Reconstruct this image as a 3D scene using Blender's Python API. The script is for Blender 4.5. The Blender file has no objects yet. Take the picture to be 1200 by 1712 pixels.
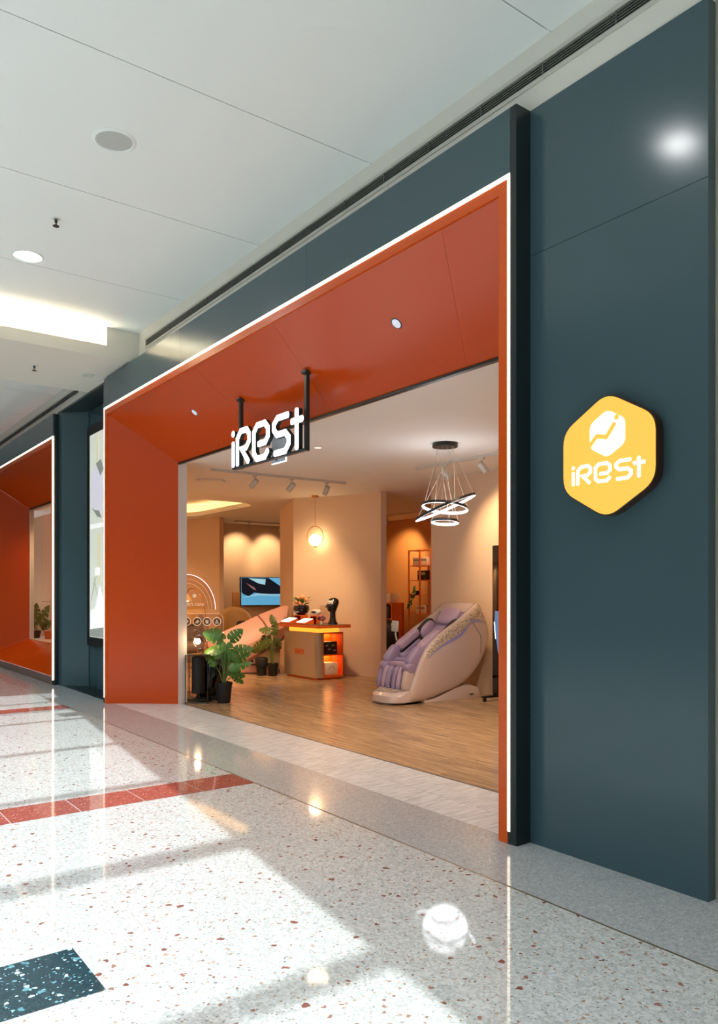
import bpy, bmesh, math, random
from mathutils import Vector, Matrix
PI = math.pi
random.seed(7)
S = bpy.context.scene
C = S.collection

# ------------------------------------------------------------------ camera
EYE = 1.4
AZ = math.atan2(957.0, 1290.0)                 # angle between view direction and the shopfront
FW = Vector((-math.cos(AZ), math.sin(AZ), 0)); RT = Vector((math.sin(AZ), math.cos(AZ), 0))
cam_d = bpy.data.cameras.new('camera'); cam = bpy.data.objects.new('camera', cam_d); C.objects.link(cam)
cam.location = (0, 0, EYE)
cam.rotation_euler = (PI/2, 0, math.atan2(-FW.x, FW.y))
cam_d.sensor_fit = 'VERTICAL'; cam_d.sensor_height = 36.0
cam_d.lens = 36.0*1290.0/1712.0
cam_d.shift_y = (990.0-856.0)/1712.0
cam_d.clip_start = 0.05
S.camera = cam

# ------------------------------------------------------------------ sky, sun, exposure
w = bpy.data.worlds.new('world'); S.world = w; w.use_nodes = True
bgn = w.node_tree.nodes['Background']; bgn.inputs[0].default_value = (0.79, 0.925, 1.0, 1); bgn.inputs[1].default_value = 8.8
sun_d = bpy.data.lights.new('sun', 'SUN'); sun_d.energy = 4.1; sun_d.angle = math.radians(0.62); sun_d.color = (0.80, 0.95, 1.0)
sun = bpy.data.objects.new('sun', sun_d); C.objects.link(sun); sun.location = (0, -6, 14)
sun.rotation_euler = (math.radians(30), 0, 0)  # shines towards +Y, 60 degrees above the floor
S.view_settings.view_transform = 'Standard'
S.view_settings.look = 'None'
S.view_settings.exposure = 0.12
S.view_settings.gamma = 1.0
S.view_settings.use_curve_mapping = False
S.cycles.max_bounces = 10
S.cycles.diffuse_bounces = 6
S.cycles.glossy_bounces = 4
S.cycles.transmission_bounces = 4
S.cycles.transparent_max_bounces = 8
S.cycles.caustics_reflective = False
S.cycles.caustics_refractive = False
S.cycles.sample_clamp_indirect = 4.0

# ------------------------------------------------------------------ materials
def lin(c):
    return tuple((v/255/12.92 if v/255 <= 0.04045 else ((v/255+0.055)/1.055)**2.4) for v in c)
MATS = {}
def mat(name, rgb, rough=0.5, metal=0.0, spec=0.5, coat=0.0, var=0.06, vscale=3.0, bump=0.0, bscale=40.0, emit=None, estr=0.0, objvar=0.0, stretch=None, alpha_rough=None):
    m = bpy.data.materials.new(name); m.use_nodes = True; nt = m.node_tree; N = nt.nodes; L = nt.links
    p = N['Principled BSDF']
    col = lin(rgb)
    p.inputs['Roughness'].default_value = rough; p.inputs['Metallic'].default_value = metal
    p.inputs['Specular IOR Level'].default_value = spec; p.inputs['Coat Weight'].default_value = coat
    p.inputs['Coat Roughness'].default_value = 0.05
    tc = N.new('ShaderNodeTexCoord'); mp = N.new('ShaderNodeMapping'); L.new(tc.outputs['Object'], mp.inputs[0])
    if stretch: mp.inputs['Scale'].default_value = stretch
    nz = N.new('ShaderNodeTexNoise'); nz.inputs['Scale'].default_value = vscale; nz.inputs['Detail'].default_value = 4; L.new(mp.outputs[0], nz.inputs['Vector'])
    mx = N.new('ShaderNodeMix'); mx.data_type = 'RGBA'
    mx.inputs[6].default_value = tuple(max(0, v*(1-var)) for v in col)+(1,); mx.inputs[7].default_value = tuple(min(1, v*(1+var)) for v in col)+(1,)
    L.new(nz.outputs['Fac'], mx.inputs[0])
    out = mx.outputs[2]
    if objvar:
        oi = N.new('ShaderNodeObjectInfo'); hs = N.new('ShaderNodeHueSaturation'); mr = N.new('ShaderNodeMapRange')
        mr.inputs[3].default_value = 1-objvar; mr.inputs[4].default_value = 1+objvar
        L.new(oi.outputs['Random'], mr.inputs[0]); L.new(mr.outputs[0], hs.inputs['Value']); L.new(out, hs.inputs['Color']); out = hs.outputs[0]
    L.new(out, p.inputs['Base Color'])
    if bump:
        n2 = N.new('ShaderNodeTexNoise'); n2.inputs['Scale'].default_value = bscale; n2.inputs['Detail'].default_value = 3; L.new(mp.outputs[0], n2.inputs['Vector'])
        b = N.new('ShaderNodeBump'); b.inputs['Strength'].default_value = bump; b.inputs['Distance'].default_value = 0.004; L.new(n2.outputs['Fac'], b.inputs['Height']); L.new(b.outputs[0], p.inputs['Normal'])
    if emit:
        p.inputs['Emission Color'].default_value = lin(emit)+(1,); p.inputs['Emission Strength'].default_value = estr
    MATS[name] = m
    return m
def clear_mat(name, rgb, gloss=0.07, rough=0.02):
    m = bpy.data.materials.new(name); m.use_nodes = True; nt = m.node_tree; N = nt.nodes; L = nt.links
    N.remove(N['Principled BSDF'])
    t = N.new('ShaderNodeBsdfTransparent'); t.inputs[0].default_value = lin(rgb)+(1,)
    g = N.new('ShaderNodeBsdfGlossy'); g.inputs['Roughness'].default_value = rough
    mx = N.new('ShaderNodeMixShader'); mx.inputs[0].default_value = gloss
    L.new(t.outputs[0], mx.inputs[1]); L.new(g.outputs[0], mx.inputs[2]); L.new(mx.outputs[0], N['Material Output'].inputs[0])
    MATS[name] = m; return m

mat('ceiling_white', (224, 230, 229), 0.6, var=0.02, vscale=1.2, spec=0.3)
mat('bulkhead_cream', (212, 209, 199), 0.6, var=0.02)
mat('vent_dark', (26, 27, 25), 0.5, var=0.05)
mat('vent_blade', (88, 90, 84), 0.45, var=0.05)
mat('vent_frame', (186, 184, 174), 0.5, var=0.03)
mat('slate_panel', (62, 84, 91), 0.17, var=0.04, vscale=1.5, spec=0.45)
mat('slate_edge', (30, 40, 42), 0.35, var=0.04, spec=0.4)
mat('orange_panel', (192, 67, 0), 0.18, var=0.03, vscale=1.0, spec=0.5)
mat('orange_flange', (206, 80, 0), 0.3, var=0.03)
mat('skirting', (140, 112, 100), 0.3, metal=0.5, var=0.06)
mat('steel', (196, 188, 172), 0.25, metal=0.35, var=0.06, vscale=2.0, stretch=(20, 20, 0.6))
mat('shop_wall', (218, 192, 166), 0.65, var=0.02, spec=0.3)
mat('display_wall', (222, 172, 128), 0.6, var=0.02, spec=0.3)
mat('back_room_wall', (205, 150, 96), 0.65, var=0.03, spec=0.3)
mat('shop_ceiling', (228, 226, 222), 0.7, var=0.02, spec=0.2)
mat('jamb_white', (208, 198, 192), 0.5, var=0.02)
mat('black_trim', (20, 19, 18), 0.4, var=0.1)
mat('black_gloss', (12, 11, 11), 0.12, var=0.1, coat=0.5)
mat('black_matte', (16, 15, 15), 0.55, var=0.15)
mat('charcoal_metal', (58, 66, 68), 0.35, metal=0.6, var=0.05)
mat('floor_brass', (128, 108, 84), 0.4, metal=0.5, var=0.06)
mat('brass', (190, 130, 60), 0.3, metal=1.0, var=0.06)
mat('granite', (160, 160, 158), 0.12, var=0.16, vscale=160, spec=0.5)
mat('opposite_wall', (96, 94, 90), 0.6, var=0.04)
mat('white_plastic', (214, 210, 204), 0.4, var=0.03)
mat('spot_grey', (190, 182, 172), 0.4, var=0.03)
mat('grille_white', (205, 214, 208), 0.5, var=0.03)
mat('speaker_grille', (176, 182, 178), 0.6, var=0.05, bump=0.3, bscale=300)
mat('lamp_white', (255, 255, 255), 0.5, emit=(255, 255, 255), estr=60.0)
mat('soffit_lamp', (225, 225, 235), 0.3, emit=(205, 222, 255), estr=0.3)
mat('led_white', (255, 255, 255), 0.5, emit=(255, 234, 200), estr=3.6)
mat('cove_glow', (255, 240, 210), 0.5, emit=(255, 236, 204), estr=28.0)
mat('shop_cove_glow', (255, 220, 170), 0.5, emit=(255, 208, 140), estr=8.0)
mat('sign_face', (255, 255, 255), 0.4, emit=(246, 248, 255), estr=1.6)
mat('sign_side', (36, 48, 52), 0.35, var=0.05, spec=0.4)
mat('hex_yellow', (150, 90, 20), 0.4, emit=(255, 200, 84), estr=0.9)
mat('hex_white', (255, 255, 255), 0.4, emit=(255, 255, 250), estr=1.5)
mat('hex_side', (60, 34, 24), 0.4, var=0.05)
mat('globe_glow', (255, 250, 235), 0.3, emit=(255, 236, 200), estr=5.0)
mat('shoplight_lens', (255, 240, 220), 0.3, emit=(255, 236, 205), estr=1.3)
mat('globe_bulb', (255, 250, 235), 0.3, emit=(255, 216, 160), estr=14.0)
mat('ring_bulb', (255, 250, 235), 0.3, emit=(255, 222, 170), estr=110.0)
mat('ring_glow', (255, 255, 255), 0.3, emit=(240, 244, 255), estr=3.0)
mat('wire', (205, 190, 176), 0.4, var=0.02)
mat('lilac_leather', (152, 134, 168), 0.42, var=0.06, vscale=6, bump=0.15, bscale=120)
mat('lilac_light', (178, 154, 178), 0.42, var=0.06, vscale=6, bump=0.15, bscale=120)
mat('shell_beige', (196, 176, 170), 0.22, var=0.03, coat=0.5)
mat('shell_trim', (138, 128, 124), 0.3, var=0.05)
mat('violet_strip', (140, 138, 190), 0.3, var=0.04)
mat('pink_shell', (200, 150, 138), 0.45, var=0.04)
mat('brown_line', (100, 52, 44), 0.4, var=0.05)
mat('khaki_leather', (176, 136, 82), 0.5, var=0.12, vscale=5, bump=0.2, bscale=80)
mat('taupe_leather', (118, 104, 98), 0.5, var=0.1, vscale=5)
mat('leaf_green', (74, 118, 40), 0.38, var=0.28, vscale=9, spec=0.5)
mat('leaf_olive', (76, 92, 34), 0.45, var=0.25, vscale=9)
mat('stem_green', (84, 110, 50), 0.5, var=0.15)
mat('soil', (40, 28, 20), 0.9, var=0.3, vscale=40, bump=0.5)
mat('counter_orange', (214, 92, 26), 0.35, var=0.04)
mat('counter_steel', (182, 166, 142), 0.35, metal=0.55, var=0.1, vscale=2.5, stretch=(26, 26, 0.8))
mat('counter_glow', (255, 180, 70), 0.4, emit=(255, 168, 50), estr=1.3)
mat('counter_top_dark', (88, 74, 60), 0.3, var=0.05)
mat('box_black', (26, 22, 20), 0.4, var=0.1)
mat('box_white', (222, 200, 180), 0.5, var=0.04)
mat('print_grey', (150, 128, 112), 0.5, var=0.1)
mat('peach_petal', (232, 164, 124), 0.6, var=0.12, vscale=30)
mat('mauve_petal', (110, 66, 86), 0.6, var=0.15, vscale=30)
mat('mannequin_black', (10, 10, 10), 0.15, var=0.1, coat=0.4)
mat('rack_orange', (206, 96, 34), 0.4, var=0.05)
mat('screen_blue', (60, 130, 175), 0.25, emit=(92, 164, 205), estr=0.85)
mat('screen_dark', (14, 18, 24), 0.25, emit=(18, 26, 38), estr=0.6)
mat('screen_pale', (130, 175, 200), 0.25, emit=(140, 190, 214), estr=0.8)
mat('screen_skin', (150, 110, 110), 0.25, emit=(120, 96, 104), estr=0.6)
mat('poster_pale', (225, 228, 218), 0.3, emit=(226, 232, 216), estr=0.46, var=0.05)
mat('poster_cream', (225, 220, 190), 0.3, emit=(232, 226, 196), estr=0.46)
mat('poster_lilac', (214, 210, 222), 0.3, emit=(220, 216, 230), estr=0.53)
mat('poster_grey', (160, 164, 156), 0.3, emit=(150, 156, 146), estr=0.37)
mat('poster_white', (245, 248, 245), 0.3, emit=(250, 252, 250), estr=0.59)
mat('kiosk_photo', (70, 90, 130), 0.3, emit=(96, 122, 168), estr=0.6, var=0.4, vscale=9)
mat('acrylic_etch', (255, 240, 226), 0.5, emit=(255, 226, 200), estr=0.25)
mat('acrylic_led', (255, 240, 255), 0.5, emit=(255, 236, 250), estr=1.2)
mat('icon_disc', (110, 96, 86), 0.5, var=0.05)
mat('dark_terrazzo_edge', (40, 50, 52), 0.2)
clear_mat('window_glass', (246, 244, 240), 0.05)
clear_mat('acrylic', (247, 240, 236), 0.05)
clear_mat('pale_acrylic', (238, 244, 250), 0.06)
def frost():
    nt = MATS['pale_acrylic'].node_tree; N = nt.nodes; L = nt.links
    out = N['Material Output']; src = out.inputs[0].links[0].from_socket
    df = N.new('ShaderNodeBsdfDiffuse'); df.inputs[0].default_value = lin((196, 214, 230))+(1,)
    mx = N.new('ShaderNodeMixShader'); mx.inputs[0].default_value = 0.45
    L.new(src, mx.inputs[1]); L.new(df.outputs[0], mx.inputs[2]); L.new(mx.outputs[0], out.inputs[0])
frost()
clear_mat('lamp_glass', (250, 240, 225), 0.12)

def terrazzo(name, base_a, base_b, chips, rough=0.1, fine=True):
    """procedural terrazzo: fine aggregate + several sizes of chips (colour, scale, radius, share)"""
    m = bpy.data.materials.new(name); m.use_nodes = True; nt = m.node_tree; N = nt.nodes; L = nt.links
    p = N['Principled BSDF']; p.inputs['Roughness'].default_value = rough; p.inputs['Specular IOR Level'].default_value = 0.5
    tc = N.new('ShaderNodeTexCoord')
    dn = N.new('ShaderNodeTexNoise'); dn.inputs['Scale'].default_value = 38; dn.inputs['Detail'].default_value = 3; L.new(tc.outputs['Object'], dn.inputs['Vector'])
    wv = N.new('ShaderNodeMix'); wv.data_type = 'VECTOR'; wv.inputs[0].default_value = 0.03
    L.new(tc.outputs['Object'], wv.inputs[4]); L.new(dn.outputs['Color'], wv.inputs[5])
    v0 = N.new('ShaderNodeTexVoronoi'); v0.inputs['Scale'].default_value = 95; L.new(wv.outputs[1], v0.inputs['Vector'])
    sp = N.new('ShaderNodeSeparateColor'); L.new(v0.outputs['Color'], sp.inputs[0])
    mx = N.new('ShaderNodeMix'); mx.data_type = 'RGBA'; mx.inputs[6].default_value = lin(base_a)+(1,); mx.inputs[7].default_value = lin(base_b)+(1,)
    L.new(sp.outputs[0], mx.inputs[0]); cur = mx.outputs[2]
    for (rgb, sc, rad, share) in chips:
        v = N.new('ShaderNodeTexVoronoi'); v.inputs['Scale'].default_value = sc; L.new(wv.outputs[1], v.inputs['Vector'])
        s = N.new('ShaderNodeSeparateColor'); L.new(v.outputs['Color'], s.inputs[0])
        r_ = N.new('ShaderNodeMath'); r_.operation = 'MULTIPLY_ADD'; L.new(s.outputs[1], r_.inputs[0]); r_.inputs[1].default_value = rad*0.9; r_.inputs[2].default_value = rad*0.35
        a = N.new('ShaderNodeMath'); a.operation = 'LESS_THAN'; L.new(v.outputs['Distance'], a.inputs[0]); L.new(r_.outputs[0], a.inputs[1])
        b = N.new('ShaderNodeMath'); b.operation = 'LESS_THAN'; L.new(s.outputs[0], b.inputs[0]); b.inputs[1].default_value = share
        c = N.new('ShaderNodeMath'); c.operation = 'MULTIPLY'; L.new(a.outputs[0], c.inputs[0]); L.new(b.outputs[0], c.inputs[1])
        hv = N.new('ShaderNodeHueSaturation'); hv.inputs['Color'].default_value = lin(rgb)+(1,)
        mr = N.new('ShaderNodeMapRange'); mr.inputs[3].default_value = 0.7; mr.inputs[4].default_value = 1.35; L.new(s.outputs[2], mr.inputs[0]); L.new(mr.outputs[0], hv.inputs['Value'])
        k = N.new('ShaderNodeMix'); k.data_type = 'RGBA'; L.new(c.outputs[0], k.inputs[0]); L.new(cur, k.inputs[6]); L.new(hv.outputs[0], k.inputs[7]); cur = k.outputs[2]
    L.new(cur, p.inputs['Base Color']); MATS[name] = m; return m
terrazzo('terrazzo_white', (212, 209, 204), (176, 173, 168), [((146, 142, 138), 80, 0.32, 0.26), ((162, 134, 114), 50, 0.32, 0.24), ((150, 108, 92), 34, 0.30, 0.16), ((136, 82, 70), 23, 0.27, 0.14)], 0.045)
terrazzo('terrazzo_red', (166, 90, 78), (146, 74, 64), [((206, 150, 136), 80, 0.35, 0.3), ((120, 50, 44), 50, 0.3, 0.2)], 0.06)
terrazzo('terrazzo_dark', (46, 66, 72), (36, 52, 58), [((126, 168, 176), 75, 0.34, 0.35), ((206, 226, 228), 40, 0.36, 0.2), ((96, 142, 150), 24, 0.32, 0.2)], 0.09)
terrazzo('granite_fine', (186, 184, 182), (162, 161, 160), [((136, 136, 136), 150, 0.35, 0.3), ((196, 194, 188), 130, 0.35, 0.3)], 0.1)

def wood_mat():
    m = bpy.data.materials.new('oak_plank'); m.use_nodes = True; nt = m.node_tree; N = nt.nodes; L = nt.links
    p = N['Principled BSDF']; p.inputs['Roughness'].default_value = 0.24; p.inputs['Specular IOR Level'].default_value = 0.5
    tc = N.new('ShaderNodeTexCoord'); oi = N.new('ShaderNodeObjectInfo')
    ad = N.new('ShaderNodeVectorMath'); ad.operation = 'MULTIPLY_ADD'; ad.inputs[1].default_value = (37, 53, 11)
    cx = N.new('ShaderNodeCombineXYZ'); L.new(oi.outputs['Random'], cx.inputs[0]); L.new(oi.outputs['Random'], cx.inputs[1]); L.new(cx.outputs[0], ad.inputs[0]); L.new(tc.outputs['Object'], ad.inputs[2])
    mp = N.new('ShaderNodeMapping'); mp.inputs['Scale'].default_value = (1.1, 16, 1); L.new(ad.outputs[0], mp.inputs[0])
    n1 = N.new('ShaderNodeTexNoise'); n1.inputs['Scale'].default_value = 2.2; n1.inputs['Detail'].default_value = 7; n1.inputs['Roughness'].default_value = 0.6; n1.inputs['Distortion'].default_value = 0.4; L.new(mp.outputs[0], n1.inputs['Vector'])
    cr = N.new('ShaderNodeValToRGB'); cr.color_ramp.elements[0].position = 0.3; cr.color_ramp.elements[0].color = lin((124, 96, 70))+(1,); cr.color_ramp.elements[1].position = 0.7; cr.color_ramp.elements[1].color = lin((190, 156, 118))+(1,)
    L.new(n1.outputs['Fac'], cr.inputs[0])
    hs = N.new('ShaderNodeHueSaturation'); mr = N.new('ShaderNodeMapRange'); mr.inputs[3].default_value = 0.9; mr.inputs[4].default_value = 1.08; L.new(oi.outputs['Random'], mr.inputs[0]); L.new(mr.outputs[0], hs.inputs['Value']); L.new(cr.outputs[0], hs.inputs['Color'])
    L.new(hs.outputs[0], p.inputs['Base Color'])
    MATS['oak_plank'] = m
wood_mat()
def marble_mat():
    m = bpy.data.materials.new('marble_tile'); m.use_nodes = True; nt = m.node_tree; N = nt.nodes; L = nt.links
    p = N['Principled BSDF']; p.inputs['Roughness'].default_value = 0.26
    tc = N.new('ShaderNodeTexCoord'); oi = N.new('ShaderNodeObjectInfo')
    cx = N.new('ShaderNodeCombineXYZ'); L.new(oi.outputs['Random'], cx.inputs[1]); ad = N.new('ShaderNodeVectorMath'); ad.operation = 'MULTIPLY_ADD'; ad.inputs[1].default_value = (9, 31, 7); L.new(cx.outputs[0], ad.inputs[0]); L.new(tc.outputs['Object'], ad.inputs[2])
    mp = N.new('ShaderNodeMapping'); mp.inputs['Scale'].default_value = (22, 3.0, 1); mp.inputs['Rotation'].default_value = (0, 0, 0.3); L.new(ad.outputs[0], mp.inputs[0])
    n1 = N.new('ShaderNodeTexNoise'); n1.inputs['Scale'].default_value = 2.0; n1.inputs['Detail'].default_value = 5; n1.inputs['Distortion'].default_value = 0.8; L.new(mp.outputs[0], n1.inputs['Vector'])
    cr = N.new('ShaderNodeValToRGB'); cr.color_ramp.elements[0].position = 0.35; cr.color_ramp.elements[0].color = lin((186, 184, 184))+(1,); cr.color_ramp.elements[1].position = 0.65; cr.color_ramp.elements[1].color = lin((216, 215, 215))+(1,)
    L.new(n1.outputs['Fac'], cr.inputs[0]); L.new(cr.outputs[0], p.inputs['Base Color']); MATS['marble_tile'] = m
marble_mat()
def speckle_mat():
    m = bpy.data.materials.new('speckled_trim'); m.use_nodes = True; nt = m.node_tree; N = nt.nodes; L = nt.links
    p = N['Principled BSDF']; p.inputs['Roughness'].default_value = 0.35
    tc = N.new('ShaderNodeTexCoord'); n1 = N.new('ShaderNodeTexNoise'); n1.inputs['Scale'].default_value = 75; n1.inputs['Detail'].default_value = 4; L.new(tc.outputs['Object'], n1.inputs['Vector'])
    cr = N.new('ShaderNodeValToRGB'); cr.color_ramp.elements[0].position = 0.40; cr.color_ramp.elements[0].color = lin((96, 78, 66))+(1,); cr.color_ramp.elements[1].position = 0.54; cr.color_ramp.elements[1].color = lin((204, 186, 166))+(1,)
    L.new(n1.outputs['Fac'], cr.inputs[0]); L.new(cr.outputs[0], p.inputs['Base Color']); MATS['speckled_trim'] = m
speckle_mat()

# ------------------------------------------------------------------ mesh helpers
class MB:
    def __init__(s): s.v = []; s.f = []
    def add(s, vs, fs):
        o = len(s.v); s.v += [tuple(q) for q in vs]; s.f += [tuple(i+o for i in q) for q in fs]; return s
    def box(s, x0, x1, y0, y1, z0, z1):
        return s.add([(x0,y0,z0),(x1,y0,z0),(x1,y1,z0),(x0,y1,z0),(x0,y0,z1),(x1,y0,z1),(x1,y1,z1),(x0,y1,z1)],
                     [(0,3,2,1),(4,5,6,7),(0,1,5,4),(1,2,6,5),(2,3,7,6),(3,0,4,7)])
    def hexa(s, p):  # 8 points: bottom 4 (ccw), top 4
        return s.add(p, [(0,3,2,1),(4,5,6,7),(0,1,5,4),(1,2,6,5),(2,3,7,6),(3,0,4,7)])
    def prism(s, poly, f0, f1):  # poly of 2d points; f0,f1 map (a,b)->3d for the two caps
        n = len(poly); vs = [f0(a, b) for a, b in poly]+[f1(a, b) for a, b in poly]
        fs = [tuple(range(n))[::-1], tuple(range(n, 2*n))]+[(i, (i+1) % n, n+(i+1) % n, n+i) for i in range(n)]
        return s.add(vs, fs)
    def loft(s, loops, cap0=True, cap1=True, closed=True):
        n = len(loops[0]); vs = [q for l in loops for q in l]; fs = []
        for k in range(len(loops)-1):
            for i in range(n if closed else n-1):
                fs.append((k*n+i, k*n+(i+1) % n, (k+1)*n+(i+1) % n, (k+1)*n+i))
        if cap0: fs.append(tuple(range(n))[::-1])
        if cap1: fs.append(tuple((len(loops)-1)*n+i for i in range(n)))
        return s.add(vs, fs)
    def lathe(s, prof, c=(0,0,0), seg=20, cap=True, M=None):
        loops = []
        for r, z in prof:
            l = [Vector((r*math.cos(2*PI*i/seg), r*math.sin(2*PI*i/seg), z)) for i in range(seg)]
            if M is not None: l = [M @ q for q in l]
            loops.append([(q.x+c[0], q.y+c[1], q.z+c[2]) for q in l])
        return s.loft(loops, cap, cap)
    def tube(s, path, r, seg=8, closed=False):
        P = [Vector(q) for q in path]; n = len(P); loops = []; up = Vector((0, 0, 1)); prev = None
        for i in range(n):
            if closed: t = P[(i+1) % n]-P[i-1]
            else: t = P[min(i+1, n-1)]-P[max(i-1, 0)]
            t.normalize()
            if prev is None:
                a = t.cross(up)
                if a.length < 1e-3: a = t.cross(Vector((1, 0, 0)))
            else:
                a = prev-t*prev.dot(t)
            a.normalize(); prev = a; b = t.cross(a)
            rr = r[i] if isinstance(r, (list, tuple)) else r
            loops.append([tuple(P[i]+a*math.cos(2*PI*k/seg)*rr+b*math.sin(2*PI*k/seg)*rr) for k in range(seg)])
        if closed: loops.append(loops[0])
        return s.loft(loops, not closed, not closed)
    def ball(s, c, r, seg=12, rings=8, sc=(1,1,1), M=None):
        prof = [(max(1e-4, r*math.sin(PI*k/rings)), -r*math.cos(PI*k/rings)) for k in range(rings+1)]
        A = Matrix.Diagonal(Vector(sc)) if M is None else M @ Matrix.Diagonal(Vector(sc))
        return s.lathe(prof, c, seg, True, A)
    def build(s, name, material, parent=None, smooth=None, bevel=0, bseg=2):
        me = bpy.data.meshes.new(name); me.from_pydata(s.v, [], s.f); bm = bmesh.new(); bm.from_mesh(me)
        bmesh.ops.recalc_face_normals(bm, faces=bm.faces)
        if bevel:
            ed = [e for e in bm.edges if len(e.link_faces) == 2 and e.calc_face_angle(0) > 0.5]
            bmesh.ops.bevel(bm, geom=ed, offset=bevel, segments=bseg, profile=0.5, affect='EDGES', clamp_overlap=True)
        bm.to_mesh(me); bm.free()
        if smooth is None: smooth = 35
        if smooth:
            for q in me.polygons: q.use_smooth = True
            me.set_sharp_from_angle(angle=math.radians(smooth))
        return link(name, me, material, parent)
def link(name, me, material, parent=None):
    o = bpy.data.objects.new(name, me); C.objects.link(o)
    if material is not None and not me.materials: me.materials.append(MATS[material])
    if parent is not None: o.parent = parent
    return o
def tag(o, label, cat, group=None):
    o['label'] = label; o['category'] = cat
    if group: o['group'] = group
    return o
def thing(name, label, cat, loc=(0,0,0), rz=0, group=None):
    o = bpy.data.objects.new(name, None); C.objects.link(o); o.location = loc; o.rotation_euler = (0,0,rz); o.empty_display_size = 0.1
    return tag(o, label, cat, group)
def struct(o): o['kind'] = 'structure'; return o
def sempty(name, loc=(0,0,0)):
    o = bpy.data.objects.new(name, None); C.objects.link(o); o.location = loc; return struct(o)
def copy_tree(o, parent=None):
    c = o.copy(); C.objects.link(c)
    if parent is not None: c.parent = parent
    for ch in list(o.children): copy_tree(ch, c)
    return c
def rbox(x0, x1, y0, y1, z0, z1, name, m, parent, bevel=0.02, bseg=3):
    return MB().box(x0, x1, y0, y1, z0, z1).build(name, m, parent, bevel=bevel, bseg=bseg)
def pillow(name, m, parent, c, size, M=None, e=0.45):
    """superellipsoid cushion"""
    mb = MB(); nu, nv = 20, 12; loops = []
    sg = lambda v, k: math.copysign(abs(v)**k, v)
    for j in range(nv+1):
        b = -PI/2+PI*j/nv; l = []
        for i in range(nu):
            a = 2*PI*i/nu
            q = Vector((size[0]*sg(math.cos(b), e)*sg(math.cos(a), e), size[1]*sg(math.cos(b), e)*sg(math.sin(a), e), size[2]*sg(math.sin(b), e)))
            if j in (0, nv): q = Vector((q.x*0.001, q.y*0.001, q.z))
            if M is not None: q = M @ q
            l.append((q.x+c[0], q.y+c[1], q.z+c[2]))
        loops.append(l)
    return mb.loft(loops).build(name, m, parent, smooth=60)
def spot(name, loc, target, power, col, ang=60, blend=0.6, size=0.05, parent=None):
    d = bpy.data.lights.new(name, 'SPOT'); d.energy = power; d.color = col; d.spot_size = math.radians(ang); d.spot_blend = blend; d.shadow_soft_size = size
    o = bpy.data.objects.new(name, d); C.objects.link(o); o.location = loc
    o.rotation_euler = (Vector(target)-Vector(loc)).to_track_quat('-Z', 'Y').to_euler()
    if parent is not None: o.parent = parent
    return o
def point(name, loc, power, col, size=0.05, parent=None):
    d = bpy.data.lights.new(name, 'POINT'); d.energy = power; d.color = col; d.shadow_soft_size = size
    o = bpy.data.objects.new(name, d); C.objects.link(o); o.location = loc
    if parent is not None: o.parent = parent
    return o
def area(name, loc, target, power, col, sx, sy, parent=None):
    d = bpy.data.lights.new(name, 'AREA'); d.energy = power; d.color = col; d.shape = 'RECTANGLE'; d.size = sx; d.size_y = sy
    o = bpy.data.objects.new(name, d); C.objects.link(o); o.location = loc
    o.rotation_euler = (Vector(target)-Vector(loc)).to_track_quat('-Z', 'Y').to_euler()
    if parent is not None: o.parent = parent
    return o
WARM = (1.0, 0.66, 0.36); WARM2 = (1.0, 0.76, 0.52); COOL = (0.95, 0.98, 1.0)

# ================================================================== THE SETTING
YF = 3.225      # plane of the shopfront portals
YI = 3.94       # plane of the opening behind the splays
YB = 3.36       # bulkhead above the shopfronts
YW = 3.34       # slate wall right of the portal
ZC = 4.47       # mall ceiling
ZB = 4.12       # soffit of the cross beam
ZF = 4.09       # top of the slate fascia
ZS = 3.05       # shop ceiling
XR, XL = -2.94, -9.76        # portal outer edges
XR2, XL2 = -12.10, -17.12    # second portal

# ---- floor
fl = sempty('floor')
def slab(name, m, x0, x1, y0, y1, ztop, parent=fl, th=0.05):
    return MB().box(x0, x1, y0, y1, ztop-th, ztop).build(name, m, parent, smooth=0)
slab('terrazzo_field', 'terrazzo_white', -30, 9, -7.6, 2.755, 0)
slab('granite_strip', 'granite_fine', -30, 9, 2.767, 3.312, 0)
slab('granite_strip', 'granite_fine', -2.935, 9, 3.312, 3.6, 0)
slab('brass_strip', 'floor_brass', -30, 9, 2.755, 2.767, 0.0005)
slab('recess_floor', 'slate_edge', -12.1, XL, 3.312, 3.9, 0.0)
def tile_loop(name, m, specs, gap=0.0015, th=0.02):
    cache = {}
    for (x0, x1, y0, y1, zt) in specs:
        key = (round(x1-x0, 3), round(y1-y0, 3))
        if key not in cache:
            a, b = key; cache[key] = MB().box(-a/2+gap, a/2-gap, -b/2+gap, b/2-gap, -th, 0)
            me = bpy.data.meshes.new(name); me.from_pydata(cache[key].v, [], cache[key].f); me.materials.append(MATS[m]); cache[key] = me
        o = link(name, cache[key], m, fl); o.location = ((x0+x1)/2, (y0+y1)/2, zt)
red = []
for xa, xb in ((-5.36, -5.0), (-9.87, -9.56)):
    y = 2.755
    red.append((xa, xb, 2.35, 2.755, 0.0012)); y = 2.35
    while y > -0.6:
        red.append((xa, xb, y-0.42, y, 0.0012)); y -= 0.42
tile_loop('red_tile', 'terrazzo_red', red, 0.003)
tile_loop('dark_tile', 'terrazzo_dark', [(-3.11, -2.71, 0.505, 0.905, 0.0012)])
mt = []
for row, (ya, yb) in enumerate(((3.312, 3.605), (3.605, 3.985))):
    x = XL-0.1-0.3*row
    while x < XR-0.05:
        xb = min(x+0.6, XR); mt.append((max(x, XL), xb, ya, yb, 0.0)); x += 0.6
tile_loop('marble_tile', 'marble_tile', [t for t in mt if t[1]-t[0] > 0.02], 0.0012)
slab('tile_bed', 'shell_trim', XL, XR, 3.312, 3.985, -0.004)
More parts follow.
